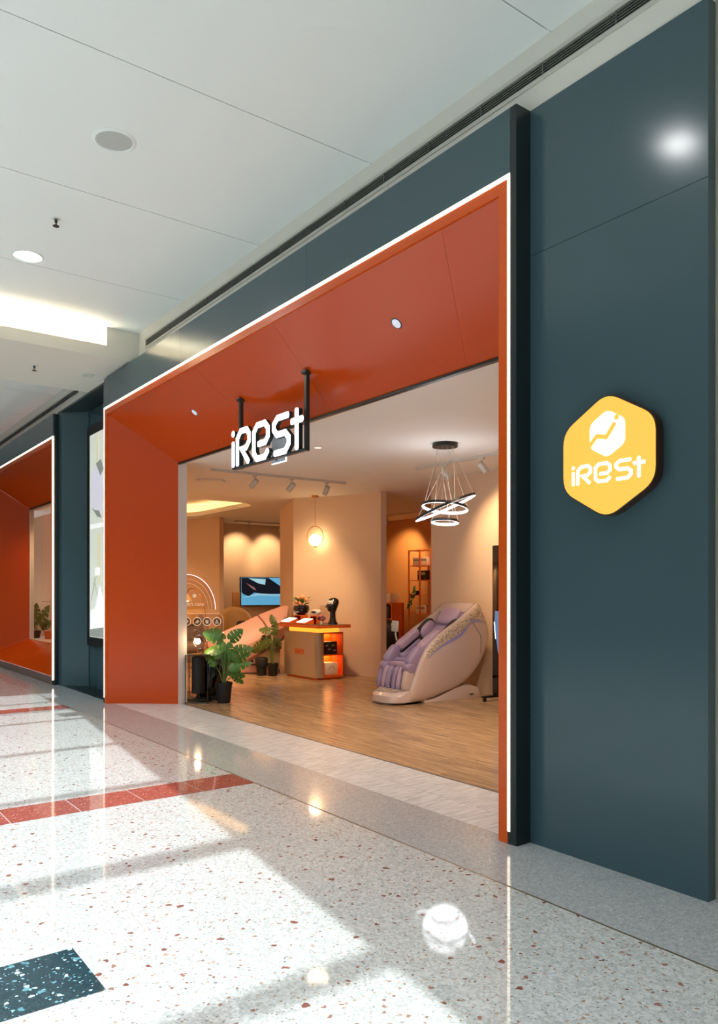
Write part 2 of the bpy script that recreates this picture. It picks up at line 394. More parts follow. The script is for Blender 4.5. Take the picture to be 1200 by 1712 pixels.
slab('threshold_strip', 'charcoal_metal', XL+0.1, XR, 3.985, 4.0, 0.001)
slab('timber_subfloor', 'oak_plank', -17.2, -2.0, 4.0, 11.6, -0.003)
pl = []
for r in range(21):
    y0 = 4.0+r*0.185; x = -16.4+(r*0.57) % 1.5-1.5
    while x < -2.4:
        # only the planks the doorway shows
        if x+1.5 > -9.4-(y0-4.0)*2.3 and x < -3.0 and x+1.5 > -16.6:
            pl.append((x, x+1.5, y0, y0+0.185, 0.0))
        x += 1.5
tile_loop('plank', 'oak_plank', pl, 0.0008, 0.003)

# ---- mall ceiling with shadow joints
ce = sempty('ceiling')
def cedge(x): return max(-3.5, min(0.62, -0.74-0.13*(x+2.4)))
JX = [-30.0, -25.5] + [-4.39-1.62*k for k in range(10, 4, -1)] + [-10.64]
def cpanel(xa, xb, ya=None):
    g = 0.004
    a, b = xa+g, xb-g
    MB().hexa([(a, cedge(a), ZC), (b, cedge(b), ZC), (b, YB, ZC), (a, YB, ZC), (a, cedge(a), ZC+0.03), (b, cedge(b), ZC+0.03), (b, YB, ZC+0.03), (a, YB, ZC+0.03)]).build('ceiling_panel', 'ceiling_white', ce, smooth=0)
xs = [9.0]+[-4.39+1.62*k for k in range(7, -1, -1)]+[-6.01, -7.63, -9.25]
for k in range(len(xs)-1): cpanel(xs[k+1], xs[k])
cpanel(-9.25-1.62, -9.25)
xs = [-10.87, -12.49, -14.11, -15.73, -17.35, -22, -30]
for k in range(len(xs)-1): cpanel(xs[k+1], xs[k])
for a, b in ((-30, -11.25), (-11.25, 9)):
    MB().hexa([(a, cedge(a), ZC+0.034), (b, cedge(b), ZC+0.034), (b, YB+0.1, ZC+0.034), (a, YB+0.1, ZC+0.034), (a, cedge(a), ZC+0.2), (b, cedge(b), ZC+0.2), (b, YB+0.1, ZC+0.2), (a, YB+0.1, ZC+0.2)]).build('ceiling_deck', 'vent_dark', ce, smooth=0)
# cross beam with a lit cove in its near face
bm_ = sempty('trim_1')
XB0, XB1 = -10.64, -8.915
MB().box(XB0, XB1-0.3, cedge(XB0), YB, ZB, ZC).build('beam_core', 'bulkhead_cream', bm_, smooth=0)
MB().box(XB1-0.3, XB1, 2.98, YB, ZB, ZC).build('beam_end', 'bulkhead_cream', bm_, smooth=0)
MB().box(XB1-0.3, XB1, cedge(XB1), 2.98, ZB, ZB+0.03).build('cove_floor', 'bulkhead_cream', bm_, smooth=0)
MB().box(XB1-0.03, XB1, cedge(XB1), 2.98, ZB+0.03, 4.257).build('cove_lip', 'bulkhead_cream', bm_, smooth=0)
MB().box(XB1-0.24, XB1-0.10, cedge(XB1)+0.05, 2.92, ZB+0.04, ZB+0.06).build('cove_light_strip', 'cove_glow', bm_, smooth=0)
# bulkhead above the shopfronts with slot diffusers
def bulkhead(name, xa, xb, va, vb, vent_label, group):
    b = sempty(name)
    MB().box(xa, xb, YB, YB+0.12, 4.345, ZC).build('bulkhead_upper', 'bulkhead_cream', b, smooth=0)
    MB().box(xa, xb, YB, YB+0.12, 4.10, 4.245).build('bulkhead_lower', 'bulkhead_cream', b, smooth=0)
    if va > xa: MB().box(xa, va, YB, YB+0.12, 4.245, 4.345).build('bulkhead_infill', 'bulkhead_cream', b, smooth=0)
    if vb < xb: MB().box(vb, xb, YB, YB+0.12, 4.245, 4.345).build('bulkhead_infill', 'bulkhead_cream', b, smooth=0)
    v = thing('slot_diffuser', vent_label, 'air vent', (va, YB, 4.245), 0, group)
    L_ = vb-va
    MB().box(0.005, L_-0.005, 0.09, 0.115, 0.005, 0.095).build('duct_back', 'vent_dark', v, smooth=0)
    for zz, hh in ((-0.012, 0.024), (0.088, 0.022)): MB().box(0, L_, -0.008, 0.0, zz, zz+hh).build('frame_rail', 'vent_frame', v, smooth=0)
    blade = None
    for k in range(5):
        z0 = 0.018+k*0.0145
        me = MB().hexa([(0,0.0,z0),(L_,0.0,z0),(L_,0.05,z0+0.012),(0,0.05,z0+0.012),(0,0.0,z0+0.0055),(L_,0.0,z0+0.0055),(L_,0.05,z0+0.016),(0,0.05,z0+0.016)]).build('blade', 'vent_blade', v, smooth=0)
    x = (-3.295+0.471*40-va) % 0.471
    while x < L_:
        MB().box(x-0.003, x+0.003, -0.002, 0.045, 0.012, 0.088).build('divider', 'vent_blade', v, smooth=0); x += 0.471
    return b
bulkhead('wall_bulkhead', -10.64, 9.0, -8.70, 8.9, 'long dark slot air vent above the main orange portal', 'slot vents in the bulkhead')
bulkhead('wall_bulkhead', -30.0, -10.64, -29.9, -11.28, 'dark slot air vent above the far portal at the left edge', 'slot vents in the bulkhead')

# ---- slate cladding
wf = sempty('wall_front')
fx = [XL, -7.40, -5.033, XR+0.0]
for a, b in zip(fx[:-1], fx[1:]):
    MB().box(a+0.0015, b-0.0015, YF, YF+0.10, 3.732, ZF).build('fascia_panel', 'slate_panel', wf, smooth=0)
MB().box(XL, XR, YF+0.10, YI+0.1, ZF-0.02, ZF).build('fascia_cap', 'slate_edge', wf, smooth=0)
MB().box(XR, XR+0.045, YF, YW+0.3, 0, ZF).build('corner_return', 'slate_edge', wf, smooth=0)
MB().box(XL-0.06, XL-0.005, YF+0.012, YI+0.1, 0, ZF-0.03).build('corner_return', 'slate_edge', wf, smooth=0)
f2 = [XL2, -14.6, XR2+0.02]
for a, b in zip(f2[:-1], f2[1:]):
    MB().box(a+0.0015, b-0.0015, YF, YF+0.10, 3.758, ZF).build('fascia_panel', 'slate_panel', wf, smooth=0)
MB().box(XR2+0.005, XR2+0.06, YF+0.012, YI+0.1, 0, ZF-0.01).build('corner_return', 'slate_edge', wf, smooth=0)
MB().box(-30, XL2, YF, YF+0.1, 0, ZF).build('fascia_panel', 'slate_panel', wf, smooth=0)
wr = sempty('wall_right')
for za, zb in ((0.0, 3.276), (3.279, ZF)):
    MB().box(XR+0.045, -1.858, YW, YW+0.08, za, zb).build('cladding_panel', 'slate_panel', wr, smooth=0)
MB().box(-1.857, 6.0, YW+0.06, YW+0.16, 0, ZF+0.02).build('steel_column_panel', 'steel', wr, smooth=0)
# recess between the portals
wl = sempty('wall_recess')
MB().hexa([(XR2+0.06, 3.30, 0), (-11.93, 3.31, 0), (-11.64, 3.62, 0), (XR2+0.06, 3.9, 0), (XR2+0.06, 3.30, ZF), (-11.93, 3.31, ZF), (-11.64, 3.62, ZF), (XR2+0.06, 3.9, ZF)]).build('angled_pier', 'slate_panel', wl, smooth=0)
MB().box(-11.7, XL-0.06, 3.63, 3.75, 0, ZF).build('recess_panel', 'slate_panel', wl, smooth=0)
MB().box(XR2, XL-0.06, 3.30, 3.7, ZF, ZB-0.002).build('recess_lid', 'slate_edge', wl, smooth=0)

# ---- splayed portals with LED outline
def portal(label, xl, xr, ztop, zin, joints, sill=None, right_in=0.66):
    p = thing('storefront_portal', label, 'shopfront', ((xl+xr)/2, YF, 0))
    ox = (xl+xr)/2; L_, R_ = xl-ox, xr-ox; D = YI-YF; fw = 0.068; t = 0.02
    li, ri = L_+0.65, R_-right_in
    # flange (flat front border) in three runs
    MB().box(L_+0.018, R_-0.018, 0, t, ztop-0.018-fw, ztop-0.018).build('top_flange', 'orange_flange', p, smooth=0)
    for a in (L_+0.018, R_-0.018-fw):
        MB().box(a, a+fw, 0, t, 0 if sill is None else 0.12, ztop-0.018-fw).build('side_flange', 'orange_flange', p, smooth=0)
    zt = ztop-0.018-fw; la, ra = L_+0.018+fw, R_-0.018-fw
    # sloping soffit panels between the joints
    cuts = [0.0]+joints+[1.0]
    for k in range(len(cuts)-1):
        g = 0.0012/(ra-la)
        a, b = cuts[k]+g, cuts[k+1]-g
        o0, o1 = la+(ra-la)*a, la+(ra-la)*b; i0, i1 = li+(ri-li)*a, li+(ri-li)*b
        MB().hexa([(o0, t, zt), (o1, t, zt), (i1, D, zin), (i0, D, zin), (o0, t+0.02, zt+0.02), (o1, t+0.02, zt+0.02), (i1, D+0.02, zin+0.02), (i0, D+0.02, zin+0.02)]).build('soffit_panel', 'orange_panel', p, smooth=0)
    z0, zi0 = (0.0, 0.0) if sill is None else (0.12, sill)
    for s_, a, i in ((1, la, li), (-1, ra, ri)):
        MB().hexa([(a, t, z0), (i, D, zi0), (i-s_*0.02, D+0.02, zi0), (a-s_*0.02, t+0.02, z0), (a, t, zt), (i, D, zin), (i-s_*0.02, D+0.02, zin), (a-s_*0.02, t+0.02, zt)]).build('splay_panel', 'orange_panel', p, smooth=0)
    if sill is not None:
        MB().hexa([(la, t, 0.12), (ra, t, 0.12), (ri, D, sill), (li, D, sill), (la, t+0.02, 0.1), (ra, t+0.02, 0.1), (ri, D+0.02, sill-0.02), (li, D+0.02, sill-0.02)]).build('sill_panel', 'orange_panel', p, smooth=0)
        MB().box(L_+0.018, R_-0.018, 0.004, t, 0.0, 0.118).build('skirting', 'skirting', p, smooth=0)
    MB().box(L_, R_, -0.004, t, ztop-0.016, ztop+0.006).build('led_strip', 'led_white', p, smooth=0)
    for a in (L_, R_-0.017):
        MB().box(a, a+0.017, -0.004, t, 0.07, ztop-0.017).build('led_strip', 'led_white', p, smooth=0)
        MB().box(a, a+0.017, -0.002, t, 0.0, 0.07).build('led_end_cap', 'charcoal_metal', p, smooth=0)
    MB().box(li, ri, D-0.01, D+0.03, zin-0.022, zin-0.002).build('track_rail', 'black_trim', p, smooth=0)
    return p
jf = lambda x: (x-XL)/(XR-XL)
portal('large orange splayed entrance portal outlined by a white light strip', XL, XR, 3.72, 3.02, [jf(-7.15), jf(-5.56), jf(-3.444)])
portal('orange window portal at the left edge with raised sill', XL2, XR2, 3.746, 3.08, [0.33, 0.66], sill=0.46)

# ---- shop shell
ws = sempty('wall_shopfront')
MB().box(-9.24, -9.11, YI, 4.055, 0, ZS).build('door_jamb', 'jamb_white', ws, smooth=0)
MB().box(-3.60, -3.46, YI+0.02, 4.055, 0, ZS).build('door_jamb', 'jamb_white', ws, smooth=0)
MB().box(-9.24, -3.46, YI+0.03, 4.06, ZS-0.03, ZS+0.3).build('lintel', 'shop_ceiling', ws, smooth=0)
MB().box(-12.0, -9.24, 4.0, 4.055, 0, ZS).build('partition', 'shop_wall', ws, smooth=0)
MB().box(-3.46, -2.5, 4.0, 4.055, 0, ZS).build('partition', 'shop_wall', ws, smooth=0)
wdw = sempty('window_1')
MB().box(-16.47, -12.8, YI+0.004, YI+0.016, 0.46, 3.08).build('pane', 'window_glass', wdw, smooth=0)
MB().box(-16.58, -16.45, YI, 4.02, 0.44, 3.08).build('reveal', 'jamb_white', wdw, smooth=0)
MB().box(-18.7, -12.0, YI+0.02, 4.5, 0.40, 0.455).build('display_ledge', 'jamb_white', wdw, smooth=0)
MB().box(-18.7, -12.0, YI+0.02, 4.5, 3.06, 3.1).build('display_ceiling', 'shop_ceiling', wdw, smooth=0)
for a, b, za, zb in ((-18.7, -17.545, 0.45, 3.06), (-17.535, -12.0, 1.205, 3.06), (-17.535, -12.0, 0.45, 1.195)):
    MB().box(a, b, 4.45, 4.5, za, zb).build('display_panel', 'display_wall', wdw, smooth=0)
MB().box(-18.7, -12.0, 4.502, 4.512, 0.45, 3.06).build('panel_backing', 'black_trim', wdw, smooth=0)
MB().box(-18.72, -18.66, YI, 4.5, 0.45, 3.1).build('display_side', 'shop_wall', wdw, smooth=0)

def wall_path(pts, th, z0, z1, name, m, parent):
    P = [Vector((x, y)) for x, y in pts]; n = len(P); off = []
    for i in range(n):
        t = (P[min(i+1, n-1)]-P[max(i-1, 0)]).normalized(); off.append(P[i]+Vector((-t.y, t.x))*th)
    loops = [[(P[i].x, P[i].y, z0), (off[i].x, off[i].y, z0), (off[i].x, off[i].y, z1), (P[i].x, P[i].y, z1)] for i in range(n)]
    return MB().loft(loops).build(name, m, parent, smooth=40)
def arc(p0, p1, p2, n=10):
    return [((1-t)**2*p0[0]+2*t*(1-t)*p1[0]+t*t*p2[0], (1-t)**2*p0[1]+2*t*(1-t)*p1[1]+t*t*p2[1]) for t in [k/n for k in range(n+1)]]
wb = sempty('wall_back')
wall_path(arc((-11.54, 7.13), (-10.75, 7.70), (-9.98, 7.76), 12)+[(-9.87, 7.765)], 0.12, 0, ZS, 'curved_wall', 'shop_wall', wb)
wall_path([(-12.9, 7.67), (-12.2, 7.42), (-11.54, 7.13)], 0.12, 0, ZS, 'curved_wall_return', 'shop_wall', wb)
wall_path([(-8.60, 7.72), (-2.4, 7.74)], 0.12, 0, ZS, 'rear_wall', 'shop_wall', wb)
wall_path([(-16.6, 7.30), (-15.5, 7.67)], 0.13, 0, ZS, 'pier_wall', 'shop_wall', wb)
MB().box(-14.6, -8.5, 11.25, 11.4, 0, ZS).build('back_room_wall', 'back_room_wall', wb, smooth=0)
MB().box(-8.62, -8.5, 7.85, 11.3, 0, ZS).build('back_room_side', 'back_room_wall', wb, smooth=0)
MB().box(-14.7, -14.58, 9.0, 11.3, 0, ZS).build('back_room_side', 'back_room_wall', wb, smooth=0)
wt = sempty('wall_left')
MB().box(-16.87, -16.75, 7.3, 11.4, 0, ZS).build('tv_wall', 'shop_wall', wt, smooth=0)
MB().box(-16.75, -14.7, 11.3, 11.42, 0, ZS).build('tv_room_end', 'shop_wall', wt, smooth=0)
MB().box(-17.2, -17.08, 4.6, 7.6, 0, ZS).build('side_wall', 'shop_wall', wt, smooth=0)
MB().box(-17.1, -12.0, 4.52, 4.6, 0, ZS).build('window_partition', 'shop_wall', wt, smooth=0)
MB().box(-2.5, -2.38, 4.0, 7.8, 0, ZS).build('side_wall', 'shop_wall', wt, smooth=0)
# shop ceiling with a lit coffer
sc_ = sempty('ceiling_shop')
def rrect(x0, x1, y0, y1, r, n=6):
    pts = []
    for cx_, cy_, a0 in ((x1-r, y1-r, 0), (x0+r, y1-r, PI/2), (x0+r, y0+r, PI), (x1-r, y0+r, 1.5*PI)):
        for k in range(n+1): pts.append((cx_+r*math.cos(a0+PI/2*k/n), cy_+r*math.sin(a0+PI/2*k/n)))
    return pts
hole = rrect(-15.9, -12.72, 4.95, 7.16, 0.55)
def plate_with_hole(outer, inner, z, name, m, parent):
    bm = bmesh.new(); ed = []
    for lp in (outer, inner):
        vs = [bm.verts.new((x, y, z)) for x, y in lp]
        ed += [bm.edges.new((vs[i], vs[(i+1) % len(vs)])) for i in range(len(vs))]
    bmesh.ops.triangle_fill(bm, edges=ed, use_beauty=True, normal=(0, 0, -1))
    for fc in bm.faces:
        if fc.normal.z > 0: fc.normal_flip()
    me = bpy.data.meshes.new(name); bm.to_mesh(me); bm.free(); return link(name, me, m, parent)
outer = [(-17.2, 4.0), (-2.0, 4.0), (-2.0, 11.5), (-17.2, 11.5)]
plate_with_hole(outer, hole, ZS, 'ceiling_board', 'shop_ceiling', sc_)
MB().box(-17.3, -2.0, 4.0, 11.5, ZS+0.42, ZS+0.5).build('ceiling_slab', 'shop_ceiling', sc_, smooth=0)
lip = rrect(-15.94, -12.68, 4.91, 7.20, 0.59)
MB().loft([[(x, y, ZS) for x, y in hole], [(x, y, ZS+0.09) for x, y in hole], [(x, y, ZS+0.09) for x, y in lip], [(x, y, ZS+0.0) for x, y in lip]], False, False).build('coffer_lip', 'shop_ceiling', sc_, smooth=30)
cov = rrect(-16.2, -12.42, 4.65, 7.46, 0.8)
MB().loft([[(x, y, ZS+0.005) for x, y in lip], [(x, y, ZS+0.005) for x, y in cov], [(x, y, ZS+0.26) for x, y in cov]], False, True).build('coffer_trough', 'shop_ceiling', sc_, smooth=30)
c0 = rrect(-16.12, -12.50, 4.73, 7.38, 0.72); c1 = rrect(-16.06, -12.56, 4.79, 7.32, 0.68)
MB().loft([[(x, y, ZS+0.02) for x, y in c1], [(x, y, ZS+0.04) for x, y in c1], [(x, y, ZS+0.04) for x, y in c0], [(x, y, ZS+0.02) for x, y in c0]], False, False).build('coffer_light', 'shop_cove_glow', sc_, smooth=30)

# ---- atrium behind the camera: far wall, upper walls and skylight that lets the sun in
wo = struct(MB().box(-30, 9, -7.7, -7.5, 0, 9).build('wall_opposite', 'opposite_wall', None, smooth=0))
up = sempty('wall_upper')
struct(MB().box(9, 9.2, -7.7, 4.2, 0, 9.1).build('wall_east', 'opposite_wall', None, smooth=0)); struct(MB().box(-24, -23.8, -7.7, 4.2, 0, 9.1).build('wall_west', 'opposite_wall', None, smooth=0))
for a, b in ((-30, -11.25), (-11.25, 9)):
    MB().hexa([(a, cedge(a), ZC+0.2), (b, cedge(b), ZC+0.2), (b, cedge(b)+0.1, ZC+0.2), (a, cedge(a)+0.1, ZC+0.2), (a, cedge(a), 9.1), (b, cedge(b), 9.1), (b, cedge(b)+0.1, 9.1), (a, cedge(a)+0.1, 9.1)]).build('upper_wall', 'ceiling_white', up, smooth=0)
sk = sempty('window_2')
MB().box(-30, -11.15, -7.7, 0.8, 9.0, 9.15).build('roof_slab', 'opposite_wall', sk, smooth=0)
for x, wd in ((-10.25, .08), (-9.5, .08), (-8.72, .10), (-7.07, .11), (-5.45, .13), (-3.86, .22), (-2.32, .18), (-0.7, .2), (0.9, .2), (2.5, .2), (4.1, .2), (5.7, .2), (7.3, .2)):
    MB().box(x-wd/2, x+wd/2, -7.6, 0.7, 8.9, 9.1).build('mullion', 'opposite_wall', sk, smooth=0)

# ================================================================== CEILING FIXTURES IN THE MALL
def downlight(loc, label, power):
    t = thing('downlight', label, 'downlight', loc, 0, 'ceiling downlights')
    MB().lathe([(0.105, -0.002), (0.125, -0.008), (0.135, -0.001), (0.135, 0.0), (0.10, 0.0)], (0,0,0), 28, False).build('trim_ring', 'grille_white', t)
    MB().lathe([(0.001, -0.003), (0.104, -0.003), (0.104, -0.001), (0.001, -0.001)], (0,0,0), 28, True).build('diffuser', 'lamp_white', t, smooth=0)
    return t
downlight((-7.46, 1.77, ZC), 'round white downlight shining at the left of the mall ceiling', 0)
downlight((-2.94, 1.77, ZC), 'round white downlight overhead mirrored as the glow high on the slate wall', 0)
sp_ = thing('ceiling_speaker', 'round flush grey speaker grille in the mall ceiling', 'speaker', (-5.2, 1.79, ZC))
MB().lathe([(0.118, -0.004), (0.126, -0.012), (0.145, -0.002), (0.145, 0.0), (0.11, 0.0)], (0,0,0), 32, False).build('rim', 'ceiling_white', sp_)
MB().lathe([(0.001, -0.006), (0.118, -0.005), (0.118, -0.002), (0.001, -0.002)], (0,0,0), 32).build('grille', 'speaker_grille', sp_)
def sprinkler(loc, label):
    t = thing('sprinkler', label, 'sprinkler', loc, 0, 'ceiling sprinklers')
    MB().lathe([(0.001, -0.004), (0.03, -0.004), (0.034, 0.0), (0.001, 0.0)], (0,0,0), 16).build('escutcheon', 'grille_white', t)
    MB().lathe([(0.001, -0.03), (0.012, -0.03), (0.012, -0.004), (0.001, -0.004)], (0,0,0), 10).build('body', 'charcoal_metal', t)
    for s_ in (-1, 1): MB().tube([(0.012*s_, 0, -0.028), (0.018*s_, 0, -0.042), (0.004*s_, 0, -0.058)], 0.003, 6).build('frame_arm', 'black_trim', t)
    MB().lathe([(0.001, -0.063), (0.026, -0.063), (0.026, -0.058), (0.001, -0.058)], (0,0,0), 14).build('deflector', 'black_trim', t)
sprinkler((-6.58, 1.78, ZC), 'dark sprinkler head on the main mall ceiling above the downlight')
sprinkler((-9.76, 2.39, ZB), 'small sprinkler head under the ceiling beam at the left')
gr = thing('ceiling_grille', 'small square grille on the beam soffit near the portal corner', 'air vent', (-9.79, 3.03, ZB))
MB().box(-0.07, 0.07, -0.07, 0.07, -0.012, 0.0).build('frame', 'grille_white', gr)
for k in range(5): MB().box(-0.055, 0.055, -0.052+k*0.024, -0.042+k*0.024, -0.016, -0.012).build('louvre', 'vent_frame', gr, smooth=0)
# portal soffit downlights
n45 = Vector((0, -1, -1)).normalized()
for x, lb in ((-4.344, 'small white recessed light in the orange soffit right of the sign'), (-7.8, 'small white recessed light in the orange soffit left of the sign')):
    y = 3.562; z = 3.02+(3.634-3.02)*(YI-y)/(YI-YF-0.02)
    t = thing('soffit_light', lb, 'downlight', (x, y, z), 0, 'lights in the orange soffit')
    t.rotation_euler = Vector((0, -(3.634-3.02), -(YI-YF-0.02))).to_track_quat('Z', 'X').to_euler()
    MB().lathe([(0.036, 0.003), (0.044, 0.002), (0.046, 0.0), (0.03, 0.0)], (0,0,0), 24, False).build('bezel', 'charcoal_metal', t)
    MB().lathe([(0.001, 0.003), (0.037, 0.003), (0.037, 0.001), (0.001, 0.001)], (0,0,0), 24).build('lens', 'soffit_lamp', t, smooth=0)

# ================================================================== SIGNS
def q(*p): return list(p)
GL = {  # strokes in a box of width 3.4 and height 1 (right, up)
    'i': [[(0.075, 0.08), (0.075, 0.66)], [(0.075, 0.90), (0.0751, 0.905)]],
    'R': [[(0.30, 0.08), (0.30, 0.74), (0.47, 0.91), (0.78, 0.91), (0.90, 0.78), (0.90, 0.60), (0.74, 0.45), (0.52, 0.45), (0.86, 0.09)]],
    'e': [[(1.36, 0.44), (1.68, 0.44), (1.81, 0.57), (1.81, 0.77), (1.66, 0.91), (1.30, 0.91), (1.14, 0.76), (1.14, 0.24), (1.28, 0.09), (1.66, 0.09), (1.80, 0.22)]],
    'S': [[(2.70, 0.91), (2.24, 0.91), (2.08, 0.78), (2.08, 0.66), (2.22, 0.52), (2.58, 0.52), (2.73, 0.39), (2.73, 0.24), (2.58, 0.09), (2.12, 0.09)]],
    't': [[(3.07, 0.08), (3.07, 0.95)], [(2.86, 0.71), (3.30, 0.71)]],
}
def strokes(mb, lines, hw, fmap, d0, d1, seg=8, sc=(1.0, 1.0)):
    """mitred ribbon strokes with rounded ends, half width hw after scaling glyph units by sc; fmap(a, b, depth) -> 3d"""
    def put(poly): mb.prism(poly, lambda u, v: fmap(u, v, d0), lambda u, v: fmap(u, v, d1))
    for ln in lines:
        P = [Vector((a*sc[0], b*sc[1])) for a, b in ln]
        if len(P) == 2 and (P[1]-P[0]).length < hw*0.3:
            put([(P[0].x+hw*1.12*math.cos(2*PI*i/16), P[0].y+hw*1.12*math.sin(2*PI*i/16)) for i in range(16)]); continue
        n = len(P); Lf = []; Rt = []
        for i in range(n):
            t0 = (P[i]-P[i-1]).normalized() if i else (P[1]-P[0]).normalized()
            t1 = (P[i+1]-P[i]).normalized() if i < n-1 else t0
            n0 = Vector((-t0.y, t0.x)); n1 = Vector((-t1.y, t1.x)); m = (n0+n1).normalized(); k = hw/max(0.45, m.dot(n0))
            Lf.append(P[i]+m*k); Rt.append(P[i]-m*k)
        for i in range(n-1): put([tuple(Rt[i]), tuple(Rt[i+1]), tuple(Lf[i+1]), tuple(Lf[i])])
        for e, d in ((P[0], (P[0]-P[1]).normalized()), (P[-1], (P[-1]-P[-2]).normalized())):
            nn = Vector((-d.y, d.x))
            put([tuple(e+nn*hw*math.cos(PI*q_/seg)+d*hw*0.62*math.sin(PI*q_/seg)) for q_ in range(seg+1)])
    return mb
# hanging sign
hs = thing('hanging_sign', 'white lit letters sign hanging on two posts inside the orange portal', 'sign', (-6.91, 3.55, 2.62))
sx = 1.345/3.4; sz = 0.382
fm = lambda a, b, d: (a, d, b)
HW = (0.085, 0.085)
for ch in 'iReSt':
    body = strokes(MB(), GL[ch], 0.0295, fm, 0.006, 0.045, 8, (sx, sz)).build('letter', 'sign_side', hs, smooth=0)
    strokes(MB(), GL[ch], 0.0285, fm, 0.0, 0.0055, 8, (sx, sz)).build('lit_face', 'sign_face', body, smooth=0)
MB().box(0.0, 1.345, 0.008, 0.05, -0.006, 0.014).build('base_rail', 'sign_side', hs, smooth=0)
for x in (0.085, 1.285):
    top = 3.02+(3.634-3.02)*(YI-3.62)/(YI-YF-0.02)-2.62
    po = MB().box(x-0.017, x+0.017, 0.045, 0.08, 0.0, top).build('post', 'charcoal_metal', hs, smooth=0)
    MB().box(x-0.035, x+0.035, 0.025, 0.10, top-0.018, top+0.012).build('mount_plate', 'charcoal_metal', po, bevel=0.004)
ac = MB().box(0.62, 0.87, 0.10, 0.108, -0.02, 0.25).build('acrylic_plate', 'pale_acrylic', hs, smooth=0)
MB().box(0.62, 0.87, 0.097, 0.111, -0.028, -0.02).box(0.864, 0.872, 0.097, 0.111, -0.02, 0.10).build('plate_edge', 'hex_white', ac, smooth=0)
MB().box(0.70, 0.72, 0.05, 0.10, 0.0, 0.012).build('bracket', 'charcoal_metal', hs, smooth=0)
# hexagonal blade-mounted light box on the slate wall
hx = thing('hexagon_sign', 'glowing yellow hexagonal light box with white emblem on the slate wall', 'sign', (-2.3475, 3.275, 2.08))
def rhex(w_, h_, sh, r, n=5):
    base = [(0, h_), (w_, sh), (w_, -sh), (0, -h_), (-w_, -sh), (-w_, sh)]; out = []
    for k in range(6):
        p0, p1, p2 = Vector(base[k-1]), Vector(base[k]), Vector(base[(k+1) % 6])
        a, b = p1+(p0-p1).normalized()*r, p1+(p2-p1).normalized()*r
        for t in [i/n for i in range(n+1)]:
            c = a*(1-t)**2+p1*2*t*(1-t)+b*t*t; out.append((c.x, c.y))
    return out
hp = rhex(0.2725, 0.318, 0.158, 0.075)
MB().prism(hp, lambda a, b: (a, 0.004, b), lambda a, b: (a, 0.058, b)).build('case', 'hex_side', hx, smooth=30)
hp2 = rhex(0.2665, 0.311, 0.155, 0.072)
face = MB().prism(hp2, lambda a, b: (a, 0.0, b), lambda a, b: (a, 0.0038, b)).build('face', 'hex_yellow', hx, smooth=0)
em = rhex(0.102, 0.118, 0.06, 0.028)
emb = MB().prism(em, lambda a, b: (a+0.003, -0.002, b+0.108), lambda a, b: (a+0.003, 0.0, b+0.108)).build('emblem', 'hex_white', hx, smooth=0)
fe = lambda a, b, d: (a, d, b)
strokes(MB(), [[(-0.105, 0.055), (-0.058, 0.103), (0.0, 0.092), (0.046, 0.150)]], 0.0115, fe, -0.004, -0.0022).build('emblem_figure', 'hex_yellow', emb, smooth=0)
strokes(MB(), [[(0.058, 0.180), (0.0581, 0.1801)]], 0.0125, fe, -0.004, -0.0022).build('emblem_head', 'hex_yellow', emb, smooth=0)
MB().prism([(-0.135, 0.030), (-0.092, 0.068), (-0.092, 0.044), (-0.105, 0.028)], lambda a, b: (a, -0.004, b), lambda a, b: (a, -0.0022, b)).build('emblem_notch', 'hex_yellow', emb, smooth=0)
fm2 = lambda a, b, d: (-0.212+a, d, -0.134+b)
for ch in 'iReSt': strokes(MB(), GL[ch], 0.0088, fm2, -0.002, 0.0, 8, (0.128, 0.106)).build('letter', 'hex_white', hx, smooth=0)
# poster light box in the recess
pb = thing('lightbox_poster', 'tall black-framed backlit poster in the slate recess', 'light box', (-10.75, 3.63, 0.62))
MB().box(-0.78, 0.78, -0.07, 0, 0, 3.2).build('frame', 'black_trim', pb, smooth=0)
pc = MB().box(-0.64, 0.64, -0.074, -0.07, 0.13, 3.06).build('print', 'poster_pale', pb, smooth=0)
def flat(name, poly, m, parent, y):  # flat print layer on a vertical face
    return MB().prism(poly, lambda a, b: (a, y, b), lambda a, b: (a, y+0.0006, b)).build(name, m, parent, smooth=0)
flat('printed_curtain', [(-0.30, 0.9), (-0.14, 0.9), (-0.14, 1.62), (-0.30, 1.62)], 'poster_cream', pc, -0.0755)
flat('printed_curtain', [(-0.34, 2.4), (-0.24, 2.4), (-0.24, 3.04), (-0.34, 3.04)], 'poster_cream', pc, -0.0755)
flat('printed_shelf', [(-0.63, 1.70), (0.63, 1.70), (0.63, 1.76), (-0.63, 1.76)], 'poster_white', pc, -0.0756)
flat('printed_petal', [(-0.60, 2.05), (-0.42, 1.92), (-0.16, 1.88), (0.0, 2.1), (-0.10, 2.5), (-0.36, 2.60), (-0.58, 2.5)], 'poster_lilac', pc, -0.0757)
flat('printed_petal', [(-0.58, 2.02), (-0.30, 1.86), (-0.10, 1.82), (-0.22, 1.94), (-0.42, 1.96)], 'poster_grey', pc, -0.0760)
flat('printed_petal', [(-0.36, 2.62), (-0.16, 2.42), (-0.02, 2.5), (-0.14, 2.66)], 'poster_grey', pc, -0.0760)
flat('printed_armchair', [(-0.62, 0.16), (0.0, 0.16), (0.05, 0.6), (-0.2, 0.86), (-0.4, 0.55), (-0.60, 0.5)], 'poster_white', pc, -0.0757)
flat('printed_armchair', [(-0.62, 0.14), (0.1, 0.14), (0.1, 0.30), (-0.62, 0.24)], 'poster_grey', pc, -0.0760)
